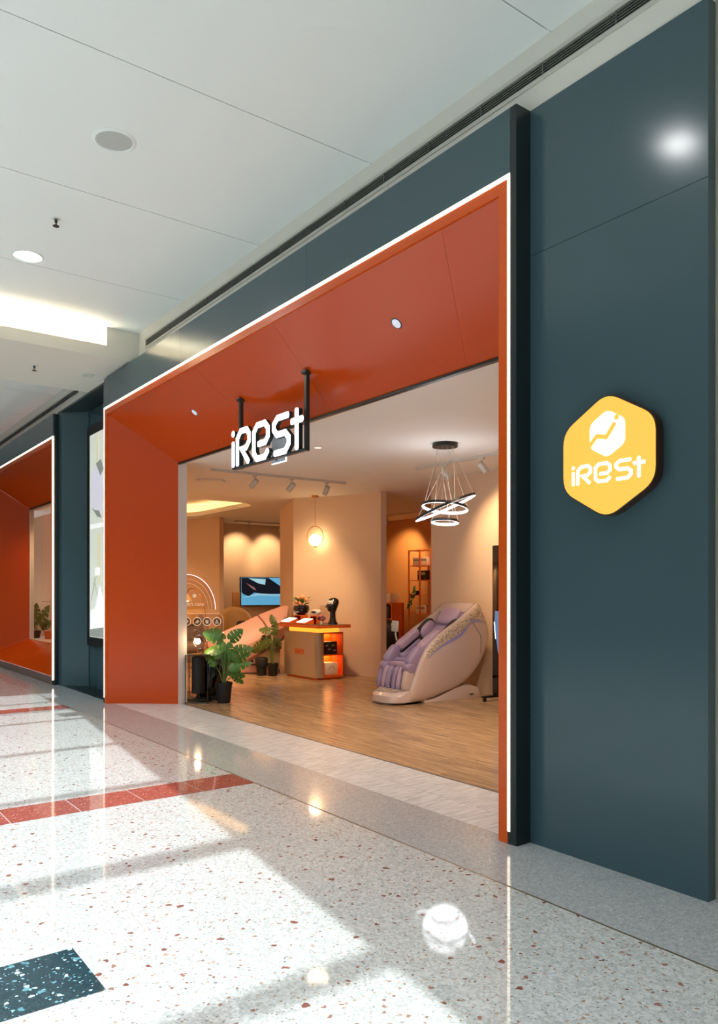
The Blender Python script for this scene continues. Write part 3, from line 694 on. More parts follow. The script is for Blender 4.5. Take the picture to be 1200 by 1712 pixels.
for k, (a, b, l) in enumerate(((-0.50, 0.78, 0.3), (-0.3, 0.72, -0.25), (-0.56, 0.66, 0.18))):
    flat('printed_twig', [(a, b), (a+0.02, b), (a+l*0.6+0.02, b+0.28), (a+l*0.6, b+0.28)], 'poster_grey', pc, -0.0762)
flat('printed_card', [(-0.40, 1.02), (-0.18, 1.02), (-0.18, 1.13), (-0.40, 1.13)], 'poster_white', pc, -0.0763)

# ================================================================== SHOP LIGHTING
def track(name, label, p0, p1):
    t = thing(name, label, 'track light', (p0[0], p0[1], ZS), math.atan2(p1[1]-p0[1], p1[0]-p0[0]), 'ceiling tracks in the shop')
    L_ = math.hypot(p1[0]-p0[0], p1[1]-p0[1])
    MB().box(0, L_, -0.017, 0.017, -0.032, 0).build('rail', 'spot_grey', t, smooth=0)
    MB().box(-0.02, 0.0, -0.02, 0.02, -0.034, 0).box(L_, L_+0.02, -0.02, 0.02, -0.034, 0).build('end_cap', 'spot_grey', t, smooth=0)
    return t
def head(loc, target, label, power, ang, col=WARM, size=0.04):
    t = thing('spotlight', label, 'spotlight', (loc[0], loc[1], ZS-0.034), 0, 'track spotlights in the shop')
    MB().box(-0.04, 0.04, -0.015, 0.015, -0.02, 0).build('adapter', 'spot_grey', t)
    MB().tube([(0, 0, -0.018), (0, 0, -0.075)], 0.008, 8).build('arm', 'spot_grey', t)
    d = (Vector(target)-Vector((loc[0], loc[1], ZS-0.13))).normalized()
    M = d.to_track_quat('-Z', 'Y').to_matrix()
    c = Vector((0, 0, -0.10))
    MB().lathe([(0.001, 0.05), (0.036, 0.05), (0.04, 0.044), (0.04, -0.085), (0.034, -0.085), (0.034, -0.075), (0.001, -0.075)], c, 18, True, M).build('barrel', 'spot_grey', t)
    b = M @ Vector((0, 0, -0.078)); 
    MB().lathe([(0.001, -0.0775), (0.033, -0.0775), (0.033, -0.076), (0.001, -0.076)], c, 16, True, M).build('lens', 'globe_glow', t)
    lp = c+M @ Vector((0, 0, -0.10))
    wl_ = Vector((loc[0], loc[1], ZS-0.034))+lp
    s = spot('spot_lamp', wl_, wl_+d, power, col, ang, 0.75, size)
    s.parent = t; s.location = lp
    return t
track('light_track', 'ceiling track carrying three spotlights behind the hanging sign', (-9.43, 4.55), (-9.43, 6.72))
head((-9.43, 5.2), (-10.7, 4.7, 1.7), 'grey spotlight on the track behind the sign, nearest the jamb', 150, 80)
head((-9.43, 5.8), (-10.75, 5.3, 1.7), 'middle grey spotlight on the track behind the sign', 210, 80)
head((-9.43, 6.4), (-10.6, 6.5, 1.6), 'grey spotlight on the track nearest the globe pendant', 240, 90)
track('light_track', 'ceiling track with two spotlights near the ring chandelier', (-7.75, 6.72), (-4.6, 6.74))
head((-7.23, 6.72), (-7.0, 7.7, 2.0), 'white spotlight on the right track, partly behind the chandelier', 110, 90)
head((-6.58, 6.72), (-6.2, 7.7, 1.8), 'white spotlight on the right track beside the portal edge', 150, 90)
track('light_track', 'ceiling track in the amber back room', (-13.2, 10.3), (-11.4, 10.33))
head((-12.9, 10.3), (-13.3, 11.25, 2.1), 'spotlight washing the amber back room wall', 90, 80, (1.0, 0.60, 0.26))
head((-11.7, 10.32), (-12.2, 11.2, 1.7), 'spotlight over the hanging orange display rack', 50, 80, (1.0, 0.62, 0.3))
track('light_track', 'ceiling track in front of the wall with the television', (-15.95, 8.3), (-15.95, 10.6))
head((-15.95, 8.65), (-16.75, 8.75, 2.3), 'spotlight left of the television, washing the wall', 60, 80)
head((-15.95, 9.5), (-16.75, 9.6, 2.3), 'spotlight above the television on the far wall', 60, 80)
# one real recessed downlight in the shop; the others are added, unseen fill lights
def downlight_or_fill(x, y, label, power, col=WARM2):
    t = thing('shop_downlight_or_fill', label, 'downlight', (x, y, ZS), 0, 'recessed downlights of the shop')
    MB().lathe([(0.04, -0.002), (0.048, -0.006), (0.055, 0.0), (0.035, 0.0)], (0,0,0), 20, False).build('trim_ring', 'white_plastic', t)
    MB().lathe([(0.001, -0.003), (0.04, -0.003), (0.04, -0.001), (0.001, -0.001)], (0,0,0), 20).build('lens', 'shoplight_lens', t, smooth=0)
    d = bpy.data.lights.new('down_lamp', 'SPOT'); d.energy = power; d.color = col; d.spot_size = math.radians(140); d.spot_blend = 0.9; d.shadow_soft_size = 0.12
    o = bpy.data.objects.new('down_lamp', d); C.objects.link(o); o.parent = t; o.location = (0, 0, -0.03)
downlight_or_fill(-7.35, 4.87, 'tiny round recessed light in the pale shop ceiling right of the sign', 60)
downlight_or_fill(-5.0, 5.6, 'added fill light hidden behind the right portal edge', 400)
downlight_or_fill(-12.35, 4.9, 'added fill light hidden behind the left splay of the entrance', 230, WARM)
downlight_or_fill(-16.5, 5.6, 'added fill light at the hidden left end of the shop', 260, WARM)
downlight_or_fill(-14.2, 8.9, 'added unseen fill light of the television room ceiling', 150, WARM)
downlight_or_fill(-9.6, 9.6, 'added unseen fill light inside the amber back room', 110, (1.0, 0.6, 0.28))
wl2 = thing('window_fill_lamp', 'small added fill lamp in the ceiling of the left display window', 'downlight', (-15.6, 4.2, 3.059))  # fill lamp added out of sight to brighten the display window
MB().lathe([(0.001, -0.012), (0.04, -0.012), (0.045, 0.0), (0.001, 0.0)], (0,0,0), 18).build('lens', 'globe_glow', wl2)
d = bpy.data.lights.new('window_fill_spot', 'SPOT'); d.energy = 150; d.color = WARM; d.spot_size = math.radians(150); d.spot_blend = 0.9; d.shadow_soft_size = 0.1
o = bpy.data.objects.new('window_fill_spot', d); C.objects.link(o); o.parent = wl2; o.location = (0, 0, -0.03)
# round ceiling diffuser
rd = thing('round_ceiling_diffuser', 'round white ceiling air diffuser left of the sign inside the shop', 'air vent', (-10.44, 5.03, ZS))
MB().lathe([(0.20, -0.002), (0.235, -0.012), (0.245, 0.0), (0.19, 0.0)], (0,0,0), 32, False).build('rim', 'shop_ceiling', rd)
MB().lathe([(0.001, -0.03), (0.15, -0.028), (0.19, -0.014), (0.19, -0.008), (0.001, -0.02)], (0,0,0), 32).build('disc', 'shop_ceiling', rd)
MB().lathe([(0.19, -0.001), (0.215, -0.001), (0.215, -0.0005), (0.19, -0.0005)], (0,0,0), 32, False).build('shadow_gap', 'black_trim', rd)
# ring chandelier
chn = thing('ring_chandelier', 'chandelier of three tilted glowing rings under a black round canopy', 'chandelier', (-6.30, 5.86, ZS))
MB().lathe([(0.001, -0.045), (0.14, -0.045), (0.14, -0.012), (0.125, 0.0), (0.001, 0.0)], (0,0,0), 32).build('canopy', 'black_trim', chn)
def ring(c, r, axis_tilt):
    M = axis_tilt; n = 56; th = 0.014
    def lp(rr, z): return [tuple(Vector(c)+M @ Vector((rr*math.cos(2*PI*k/n), rr*math.sin(2*PI*k/n), z))) for k in range(n)]
    o = MB().loft([lp(r, th), lp(r, -th), lp(r-0.004, -th), lp(r-0.004, th), lp(r, th)], False, False).build('ring', 'black_trim', chn, smooth=30)
    MB().loft([lp(r-0.004, th*0.9), lp(r-0.004, -th), lp(r-0.016, -th), lp(r-0.016, th*0.9), lp(r-0.004, th*0.9)], False, False).build('light_band', 'ring_glow', o, smooth=30)
    return [lp(r-0.004, th)[k] for k in (4, 18, 32, 46)]
fwd2 = Vector((FW.x, FW.y)); vd = Vector((-6.30, 5.86)).normalized()   # direction of the hall entrance
rv = Vector((vd.y, -vd.x))
def tilt(side, toward):
    A = Matrix.Rotation(side, 3, Vector((vd.x, vd.y, 0)))
    B = Matrix.Rotation(toward, 3, Vector((rv.x, rv.y, 0)))
    return A @ B
pts = ring((0, 0, -0.71), 0.365, tilt(math.radians(-23), math.radians(1)))
pts += ring((0.0, 0, -0.71), 0.262, tilt(math.radians(6), math.radians(-8)))
pts += ring((0.0, 0, -0.87), 0.158, tilt(math.radians(2), math.radians(-7)))
for k, p_ in enumerate(pts):
    a = 2*PI*k/12
    MB().tube([(0.10*math.cos(a), 0.10*math.sin(a), -0.044), p_], 0.0016, 5).build('wire', 'wire', chn)
point('chandelier_lamp', (0, 0, -0.72), 12, (0.92, 0.95, 1.0), 0.25, chn)
# globe pendant
gp = thing('globe_pendant', 'brass oval pendant lamp holding a glowing white globe by the curved wall', 'pendant lamp', (-11.03, 7.25, ZS))
MB().lathe([(0.001, -0.03), (0.055, -0.03), (0.06, -0.022), (0.06, 0.0), (0.001, 0.0)], (0,0,0), 24).build('canopy', 'brass', gp)
MB().tube([(0, 0, -0.03), (0, 0, -0.525)], 0.003, 6).build('cord', 'brass', gp)
ov = [tuple(Vector((RT.x, RT.y, 0))*0.138*math.cos(2*PI*k/40)+Vector((0, 0, -0.70+0.176*math.sin(2*PI*k/40)))) for k in range(40)]
MB().tube(ov, 0.006, 6, True).build('oval_hoop', 'brass', gp)
MB().ball((0, 0, -0.762), 0.102, 24, 14).build('globe', 'globe_bulb', gp, smooth=60)
MB().lathe([(0.001, -0.885), (0.03, -0.885), (0.035, -0.865), (0.001, -0.862)], (0,0,0), 16).build('socket', 'brass', gp)

# ================================================================== SHOP FURNITURE
# ---- lilac massage chair (faces the mall, -Y)
def massage_chair():
    t = thing('massage_chair', 'lilac padded massage chair with glossy beige shell and speckled trim', 'massage chair', (-7.655, 6.70, 0)); t.scale = (1.07, 1, 1)
    leaf = [(6.205,0.045),(6.225,0.12),(6.248,0.191),(6.29,0.285),(6.334,0.38),(6.375,0.47),(6.421,0.559),(6.50,0.668),(6.597,0.762),(6.72,0.85),(6.851,0.93),(7.0,1.005),(7.15,1.086),(7.27,1.17),(7.361,1.233),(7.40,1.25),(7.45,1.225),(7.488,1.148),(7.535,1.07),(7.579,0.978),(7.60,0.91),(7.609,0.836),(7.595,0.74),(7.557,0.641),(7.515,0.56),(7.46,0.477),(7.39,0.395),(7.304,0.319),(7.23,0.265),(7.15,0.219),(7.04,0.175),(6.924,0.14),(6.76,0.10),(6.597,0.059),(6.47,0.04),(6.351,0.026),(6.26,0.026)]
    leaf = [(a-6.70, b) for a, b in leaf]; n = len(leaf)
    cy = sum(a for a, b in leaf)/n; cz = sum(b for a, b in leaf)/n
    def lp(x, s): return [(x, cy+(a-cy)*s, cz+(b-cz)*s) for a, b in leaf]
    for sgn in (1, -1):
        xs_ = [(0.245, 0.955), (0.255, 0.985), (0.275, 1.0), (0.300, 1.0), (0.315, 0.985), (0.327, 0.95), (0.338, 0.86), (0.346, 0.70), (0.351, 0.45), (0.353, 0.15)]
        sh = MB().loft([lp(sgn*x, s) for x, s in xs_]).build('side_shell', 'shell_beige', t, smooth=60)
        # speckled trim and violet strip along the upper edge (sit on the shell surface)
        def on(i, s):
            a, b = leaf[i]; x = 0.3
            for (x0, s0), (x1, s1) in zip(xs_[3:-1], xs_[4:]):
                if s1 <= s <= s0: x = x0+(x1-x0)*(s0-s)/(s0-s1)
            return (sgn*(x+0.0025), cy+(a-cy)*s, cz+(b-cz)*s)
        ids = list(range(6, 20))
        m1 = MB(); wdt = [0.02+0.36*math.sin(PI*min(1, (k+0.6)/13.2))**0.75 for k in range(len(ids))]
        for layer, (sa, sb, nm, mm) in enumerate(((0.0, 1.0, 'speckled_trim', 'speckled_trim'), (1.0, 1.32, 'violet_strip', 'violet_strip'))):
            loops = [[on(i, 0.985-0.99*wdt[k]*(sa+(sb-sa)*j/5)) for j in range(6)] for k, i in enumerate(ids)]
            MB().loft(loops, False, False, closed=False).build(nm, mm, sh, smooth=60)
        lo = [on(16, 0.97), on(15, 0.80)]
        seam = [on(13, 0.82), on(14, 0.70), on(17, 0.66), on(20, 0.72), on(23, 0.78), on(24, 0.86)]
        MB().tube([tuple(Vector(p_)) for p_ in seam], 0.006, 6).build('shell_seam', 'shell_trim', sh)
    # hood joining both shells behind the head
    hood = []
    for (a, b) in leaf[13:26]:
        hood.append([(-0.26, a, b), (-0.13, a+0.012, b+0.012), (0, a+0.016, b+0.016), (0.13, a+0.012, b+0.012), (0.26, a, b)])
    inner = [[(x, cy+(y-cy)*0.93, cz+(z-cz)*0.93) for x, y, z in l] for l in hood]
    m1 = MB().loft(hood, False, False, closed=False).loft(inner, False, False, closed=False)
    m1.loft([hood[0], inner[0]], False, False, closed=False); m1.build('hood', 'shell_beige', t, smooth=60)
    # back rest, head pillow, shoulder pads
    bp = [(0.10, 0.40), (0.20, 0.56), (0.34, 0.74), (0.48, 0.92), (0.60, 1.06), (0.68, 1.16)]
    loops = []
    for k, (a, b) in enumerate(bp):
        a0, b0 = bp[max(0, k-1)]; a1, b1 = bp[min(len(bp)-1, k+1)]; tt = Vector((a1-a0, b1-b0)).normalized(); nn = Vector((-tt.y, tt.x))
        wv = 0.235
        sec = []
        for i in range(24):
            th = 2*PI*i/24; ex = math.copysign(abs(math.cos(th))**0.5, math.cos(th))*wv; ez = math.copysign(abs(math.sin(th))**0.6, math.sin(th))*0.075
            sec.append((ex, a+nn.x*ez, b+nn.y*ez))
        loops.append(sec)
    MB().loft(loops).build('backrest', 'lilac_leather', t, smooth=60)
    Mr = Matrix.Rotation(math.radians(52), 3, 'X')
    pillow('head_pillow', 'lilac_light', t, (0, 0.50, 1.07), (0.17, 0.14, 0.06), Mr, 0.6)
    pillow('back_pad', 'lilac_light', t, (0, 0.31, 0.80), (0.16, 0.17, 0.05), Mr, 0.5)
    for s_ in (-1, 1):
        pillow('shoulder_pad', 'lilac_light', t, (s_*0.215, 0.32, 0.88), (0.045, 0.15, 0.105), Matrix.Rotation(math.radians(38), 3, 'X'), 0.75)
        pillow('shoulder_housing', 'charcoal_metal', t, (s_*0.238, 0.31, 0.86), (0.03, 0.20, 0.14), Matrix.Rotation(math.radians(38), 3, 'X'), 0.6)
        # arm rests: upper and lower sleeves with a dark slot
        A = Matrix.Rotation(math.radians(32), 3, 'X')
        pillow('arm_sleeve', 'lilac_light', t, (s_*0.20, -0.06, 0.775), (0.065, 0.20, 0.055), A, 0.42)
        pillow('arm_sleeve', 'lilac_leather', t, (s_*0.195, -0.03, 0.66), (0.072, 0.19, 0.05), A, 0.42)
        pillow('arm_slot', 'black_trim', t, (s_*0.20, -0.045, 0.715), (0.066, 0.215, 0.034), A, 0.5)
        pillow('arm_front', 'lilac_leather', t, (s_*0.215, -0.30, 0.565), (0.058, 0.15, 0.10), Matrix.Rotation(math.radians(48), 3, 'X'), 0.55)
        pillow('knee_pad', 'lilac_leather', t, (s_*0.215, -0.40, 0.44), (0.058, 0.09, 0.075), Matrix.Rotation(math.radians(20), 3, 'X'), 0.55)
    rbox(-0.25, 0.25, -0.32, 0.2, 0.30, 0.47, 'seat_base', 'shell_trim', t, 0.03)
    pillow('seat_cushion', 'lilac_leather', t, (0, -0.08, 0.50), (0.19, 0.27, 0.06), None, 0.4)
    pillow('thigh_pad', 'lilac_leather', t, (0.13, -0.05, 0.565), (0.05, 0.2, 0.05), None, 0.5)
    pillow('thigh_pad', 'lilac_leather', t, (-0.13, -0.05, 0.565), (0.05, 0.2, 0.05), None, 0.5)
    pillow('seat_front', 'lilac_light', t, (0, -0.36, 0.475), (0.17, 0.06, 0.035), None, 0.4)
    # leg rest: calf pads between side rolls
    Lr = Matrix.Rotation(math.radians(-14), 3, 'X')
    MB().hexa([(-0.27, -0.40, 0.13), (0.27, -0.40, 0.13), (0.27, -0.28, 0.13), (-0.27, -0.28, 0.13), (-0.25, -0.36, 0.42), (0.25, -0.36, 0.42), (0.25, -0.25, 0.42), (-0.25, -0.25, 0.42)]).build('leg_rest', 'lilac_leather', t, bevel=0.02)
    for x_, wd, mm in ((-0.245, 0.045, 'lilac_leather'), (-0.155, 0.036, 'lilac_light'), (-0.075, 0.042, 'lilac_leather'), (0.035, 0.036, 'lilac_leather'), (0.12, 0.036, 'lilac_light'), (0.225, 0.045, 'shell_beige')):
        pillow('calf_pad', mm, t, (x_, -0.44, 0.30), (wd, 0.075, 0.155), Lr, 0.6)
    # foot base with a speckled tread
    prof = [(-0.77, 0.03), (-0.76, 0.11), (-0.70, 0.145), (-0.50, 0.175), (-0.38, 0.16), (-0.36, 0.03)]
    loops = [[(x_, a*sa if False else a+da, b) for a, b in prof] for x_, da in ((-0.33, 0.32), (-0.29, 0.24), (-0.2, 0.11), (-0.08, 0.025), (0.1, 0.0), (0.2, 0.02), (0.27, 0.07), (0.31, 0.16))]
    MB().loft(loops).build('foot_base', 'shell_beige', t, smooth=40)
    MB().hexa([(-0.08, -0.74, 0), (0.20, -0.74, 0), (0.27, -0.5, 0), (-0.28, -0.5, 0), (-0.08, -0.74, 0.034), (0.20, -0.74, 0.034), (0.27, -0.5, 0.034), (-0.28, -0.5, 0.034)]).build('foot_plinth', 'shell_trim', t, bevel=0.01)
    tr = [(-0.69, 0.152), (-0.50, 0.180)]
    MB().hexa([(-0.10, -0.67, 0.149), (0.20, -0.67, 0.149), (0.24, -0.46, 0.170), (-0.25, -0.46, 0.170), (-0.10, -0.67, 0.156), (0.20, -0.67, 0.156), (0.24, -0.46, 0.184), (-0.25, -0.46, 0.184)]).build('foot_tread', 'speckled_trim', t)
    for x_ in (-0.17, -0.06, 0.04, 0.14): MB().ball((x_, -0.50, 0.19), 0.028, 10, 6, (1.2, 1, 0.7)).build('foot_roller', 'violet_strip', t, smooth=60)
    # rear base with curved skirts
    for s_ in (-1, 1):
        sk_ = [(-0.25, 0.0), (-0.25, 0.035), (-0.05, 0.05), (0.12, 0.10), (0.28, 0.155), (0.45, 0.185), (0.58, 0.18), (0.70, 0.15), (0.76, 0.10), (0.76, 0.0)]
        sk2 = MB().loft([[(s_*x_, a*k, b*k2) for a, b in sk_] for x_, k, k2 in ((0.10, 1, 1), (0.26, 1, 1), (0.30, 0.99, 0.93), (0.315, 0.97, 0.6))]).build('base_skirt', 'shell_beige', t, smooth=50)
        MB().box(s_*0.30-0.02, s_*0.30+0.02, 0.55, 0.62, 0.045, 0.06).build('base_slot', 'black_trim', sk2)
    MB().box(-0.25, 0.25, -0.4, 0.70, 0.0, 0.05).build('chassis', 'black_trim', t, bevel=0.01)
    # remote on a gooseneck at the far arm
    MB().tube([(-0.27, -0.18, 0.76), (-0.27, -0.20, 0.83), (-0.25, -0.22, 0.90)], 0.010, 8).build('gooseneck', 'white_plastic', t)
    rm = MB().box(-0.045, 0.045, -0.012, 0.012, -0.075, 0.075).build('remote', 'spot_grey', t, bevel=0.008); rm.location = (-0.24, -0.235, 0.95); rm.rotation_euler = (0.3, 0.1, 0.7)
    pillow('remote_cradle', 'white_plastic', t, (-0.29, -0.20, 0.965), (0.05, 0.03, 0.04), None, 0.7)
    return t
massage_chair()

# ---- pink recliner seen side-on (camera-facing axes s, d)
def local_frame(px_right=RT, dirn=FW):
    return math.atan2(px_right.y, px_right.x)
pk = thing('massage_recliner', 'pink massage recliner with long sloping shell beside the counter', 'massage chair', (FW.x*13.2+RT.x*(-1.843), FW.y*13.2+RT.y*(-1.843), 0), math.atan2(RT.y, RT.x))
# s = right, d = away
def psec(s, zt_front, zt_back, zb_, skw=0.28, d0=0.0, d1=0.45):
    sk = lambda d: s-skw*d/0.45
    return [(sk(dd), dd, zz) for _, dd, zz in ((s, d0+0.04, zb_), (s, d0, zb_+0.06), (s, d0, zt_front-0.05), (s, d0+0.03, zt_front), (s, d0+0.225, (zt_front+zt_back)/2+0.03), (s, d1-0.04, zt_back), (s, d1, zt_back-0.06), (s, d1, zb_+0.05))]
secs = [(-0.62, 0.32, 0.50, 0.20), (-0.52, 0.38, 0.60, 0.15), (-0.35, 0.43, 0.68, 0.13), (-0.15, 0.50, 0.77, 0.17), (0.08, 0.62, 0.88, 0.26), (0.30, 0.735, 0.985, 0.40)]
MB().loft([psec(*a) for a in secs]).build('body_shell', 'pink_shell', pk, smooth=28)
MB().loft([psec(0.302, 0.725, 0.975, 0.41), psec(0.326, 0.735, 0.985, 0.42)]).build('seam_band', 'brown_line', pk, smooth=0)
secs2 = [(0.328, 0.75, 1.0, 0.42, 0.28), (0.42, 0.82, 1.08, 0.48, 0.17), (0.50, 0.88, 1.14, 0.54, 0.06), (0.56, 0.92, 1.17, 0.60, 0.0), (0.60, 0.90, 1.14, 0.66, 0.0)]
MB().loft([psec(*a) for a in secs2]).build('head_shell', 'pink_shell', pk, smooth=28)
bs = [(-0.62, 0.0), (-0.62, 0.06), (-0.4, 0.13), (-0.05, 0.155), (0.25, 0.15), (0.45, 0.08), (0.45, 0.0)]
MB().prism(bs, lambda a, b: (a, 0.06, b), lambda a, b: (a, 0.42, b)).build('base', 'pink_shell', pk, bevel=0.015)
ln = [(-0.6, 0.065), (-0.4, 0.135), (-0.05, 0.16), (0.25, 0.155), (0.44, 0.09)]
MB().tube([(a, 0.055, b) for a, b in ln], 0.011, 6).build('base_trim_line', 'brown_line', pk)
MB().box(-0.60, 0.44, 0.05, 0.40, 0.0, 0.014).build('floor_strip', 'black_trim', pk)

# ---- armchairs
def armchair(label, loc, rz, m, cushion):
    t = thing('armchair', label, 'armchair', loc, rz, 'tub armchairs')
    # facing local -Y ; curved back shell
    n = 18; loops = []
    for k in range(n+1):
        a = math.radians(-200+220*k/n+ -0)  # sweep round the back
        ca, sa = math.cos(math.radians(-10+200*k/n)), math.sin(math.radians(-10+200*k/n))
        hgt = 0.62+0.48*max(0, sa)**0.7
        r0, r1 = 0.40, 0.31
        loops.append([(r0*ca, r0*sa*0.95, 0.12), (r0*1.04*ca, r0*1.04*sa, hgt-0.05), ((r0-0.03)*ca, (r0-0.03)*sa, hgt), ((r1+0.03)*ca, (r1+0.03)*sa, hgt-0.01), (r1*ca, r1*sa, hgt-0.07), (r1*ca, r1*sa, 0.2)])
    MB().loft(loops).build('shell', m, t, smooth=50)
    pillow('seat', m, t, (0, -0.08, 0.40), (0.32, 0.36, 0.10), None, 0.45)
    MB().box(-0.30, 0.30, -0.36, 0.25, 0.12, 0.33).build('seat_base', m, t, bevel=0.03)
    for a in (-1, 1):
        for b in (-1, 1): MB().tube([(a*0.24, b*0.24, 0.13), (a*0.27, b*0.27, 0.0)], [0.02, 0.012], 8).build('leg', 'black_trim', t)
    if cushion: pillow('cushion', 'black_matte', t, (0.13, -0.02, 0.68), (0.14, 0.05, 0.14), Matrix.Rotation(-0.3, 3, 'X'), 0.4)
    return t
def at(s_px, d, z=0.0):
    u = (s_px-600)/1290.0; p = FW*d+RT*(u*d); return (p.x, p.y, z)
armchair('khaki tub armchair with a black cushion beyond the pink recliner', at(396, 15.6), math.atan2(RT.y, RT.x)+0.35, 'khaki_leather', True)
armchair('tan armchair glimpsed through the clear panel by the jamb', at(312, 14.3), math.atan2(RT.y, RT.x)+0.2, 'taupe_leather', False)
th_ = thing('throw_blanket', 'tan fleece throw over the back of the armchair behind the clear panel', 'blanket', at(311, 14.62, 1.02), math.atan2(RT.y, RT.x)+0.2)
MB().loft([[(-0.3+0.6*k/10, y+0.02*math.sin(k*2.1), z+0.012*math.sin(k*1.7)) for k in range(11)] for y, z in ((-0.10, -0.22), (-0.09, 0.0), (-0.05, 0.10), (0.06, 0.12), (0.13, 0.0), (0.13, -0.2))], False, False, closed=False).build('fleece', 'khaki_leather', th_, smooth=60)

# ---- television
tv = thing('television', 'wall television showing a blue and black picture', 'television', (-16.75, 9.39, 1.42))
MB().box(0, 0.06, -0.57, 0.57, -0.35, 0.35).build('bezel', 'black_trim', tv, bevel=0.006)
scn = MB().box(0.06, 0.063, -0.555, 0.555, -0.335, 0.335).build('screen', 'screen_blue', tv, smooth=0)
def tvl(name, poly, m, k): MB().prism(poly, lambda a, b: (0.0632+k*0.0005, a, b), lambda a, b: (0.0636+k*0.0005, a, b)).build(name, m, scn, smooth=0)
tvl('picture_dark', [(-0.55, 0.33), (0.2, 0.33), (0.555, 0.12), (0.555, -0.06), (0.1, -0.07), (-0.2, -0.03), (-0.35, -0.12), (-0.50, -0.07), (-0.55, -0.02)], 'screen_dark', 0)
tvl('picture_highlight', [(-0.36, 0.32), (0.12, 0.3), (0.1, 0.16), (-0.1, 0.2)], 'screen_pale', 1)
tvl('picture_hand', [(-0.42, 0.2), (-0.2, 0.1), (-0.14, 0.02), (-0.25, 0.06)], 'screen_skin', 1)
tvl('picture_top', [(0.2, 0.33), (0.555, 0.33), (0.555, 0.14)], 'screen_blue', 1)
tvl('picture_streak', [(-0.55, -0.16), (-0.1, -0.05), (0.555, -0.08), (0.555, -0.12), (-0.1, -0.10)], 'screen_pale', 1)
bx_ = thing('wall_bracket_box', 'small brown wall box beside the television', 'box', (-16.75, 8.72, 1.18))
MB().box(0, 0.04, -0.10, 0.10, -0.14, 0.22).build('cover', 'back_room_wall', bx_, bevel=0.004)

# ---- reception counter
ct = thing('reception_counter', 'steel-fronted reception counter with a glowing orange neck and open shelves', 'counter', (-10.68, 6.99, 0))
MB().box(-0.46, 0.45, -0.23, 0.235, 0.0, 0.035).build('plinth', 'counter_orange', ct, smooth=0)
# steel front wrapping the right corner
fp = [(-0.50, -0.26), (0.42, -0.26), (0.475, -0.225), (0.49, -0.19), (0.49, -0.14), (0.47, -0.14), (0.47, -0.185), (0.455, -0.21), (0.415, -0.24), (-0.50, -0.24)]
MB().prism(fp, lambda a, b: (a, b, 0.035), lambda a, b: (a, b, 0.755)).build('steel_front', 'counter_steel', ct, smooth=50)
MB().box(-0.50, -0.48, -0.24, 0.25, 0.035, 0.755).build('side_panel', 'counter_steel', ct, smooth=0)
MB().box(-0.48, 0.20, 0.23, 0.25, 0.035, 0.755).build('back_panel', 'counter_orange', ct, smooth=0)
MB().box(0.16, 0.18, -0.24, 0.23, 0.035, 0.755).build('shelf_back', 'counter_orange', ct, smooth=0)
MB().box(0.18, 0.49, -0.14, -0.125, 0.035, 0.755).build('shelf_side', 'counter_orange', ct, smooth=0)
MB().box(0.18, 0.49, 0.235, 0.25, 0.035, 0.755).build('shelf_side', 'counter_orange', ct, smooth=0)
for z0, z1 in ((0.035, 0.075), (0.385, 0.405), (0.735, 0.755)): MB().box(0.18, 0.49, -0.125, 0.235, z0, z1).build('shelf', 'counter_orange', ct, smooth=0)
for z1 in (0.384, 0.734):
    MB().box(0.19, 0.22, -0.12, 0.23, z1-0.012, z1-0.002).build('shelf_light', 'counter_glow', ct, smooth=0)
    area('shelf_lamp', (0.23, 0.05, z1-0.015), (0.23, 0.05, 0), 1.6, (1.0, 0.55, 0.18), 0.05, 0.3, ct)
    bpy.context.scene.collection.objects[-1].rotation_euler = (0, 0, 0)
MB().box(-0.44, 0.44, -0.20, 0.20, 0.755, 0.83).build('glowing_neck', 'counter_glow', ct, smooth=0)
MB().box(-0.62, 0.62, -0.33, 0.31, 0.83, 0.874).build('top_slab', 'counter_orange', ct, bevel=0.003)
MB().box(-0.62, 0.62, -0.33, 0.31, 0.874, 0.88).build('top_surface', 'counter_top_dark', ct, smooth=0)
def lg(a, b, d): return (-0.16+a, -0.2605-d, 0.39+b)
for ch in 'iReSt': strokes(MB(), GL[ch], 0.0085, lg, 0.0, 0.004, 6, (0.085, 0.085)).build('letter', 'counter_orange', ct, smooth=0)
CT = (-10.68, 6.99, 0.881)
def on_ct(x, y, z=0.0): return (CT[0]+x, CT[1]+y, CT[2]+z)
# boxes on the shelves
b1 = thing('product_box', 'black printed product box on the upper counter shelf', 'box', (-10.68+0.36, 6.99+0.03, 0.406), 0.0, 'boxes on the counter shelves')
MB().box(-0.09, 0.12, -0.13, 0.11, 0, 0.20).build('carton', 'box_black', b1, bevel=0.004)
for k, (y, z) in enumerate(((-0.09, 0.14), (0.03, 0.14), (-0.04, 0.08), (0.06, 0.06))): MB().box(0.12, 0.122, y-0.03, y+0.025, z-0.012, z+0.012).build('print_patch', 'print_grey', b1, smooth=0)
b2 = thing('product_box', 'white product box on the lower counter shelf', 'box', (-10.68+0.36, 6.99+0.03, 0.076), 0.0, 'boxes on the counter shelves')
MB().box(-0.09, 0.12, -0.12, 0.12, 0, 0.19).build('carton', 'box_white', b2, bevel=0.004)
MB().tube([(0.121, 0.05*math.cos(PI*k/8), 0.08+0.06*math.sin(PI*k/8)) for k in range(9)], 0.004, 6).build('print_arch', 'print_grey', b2)
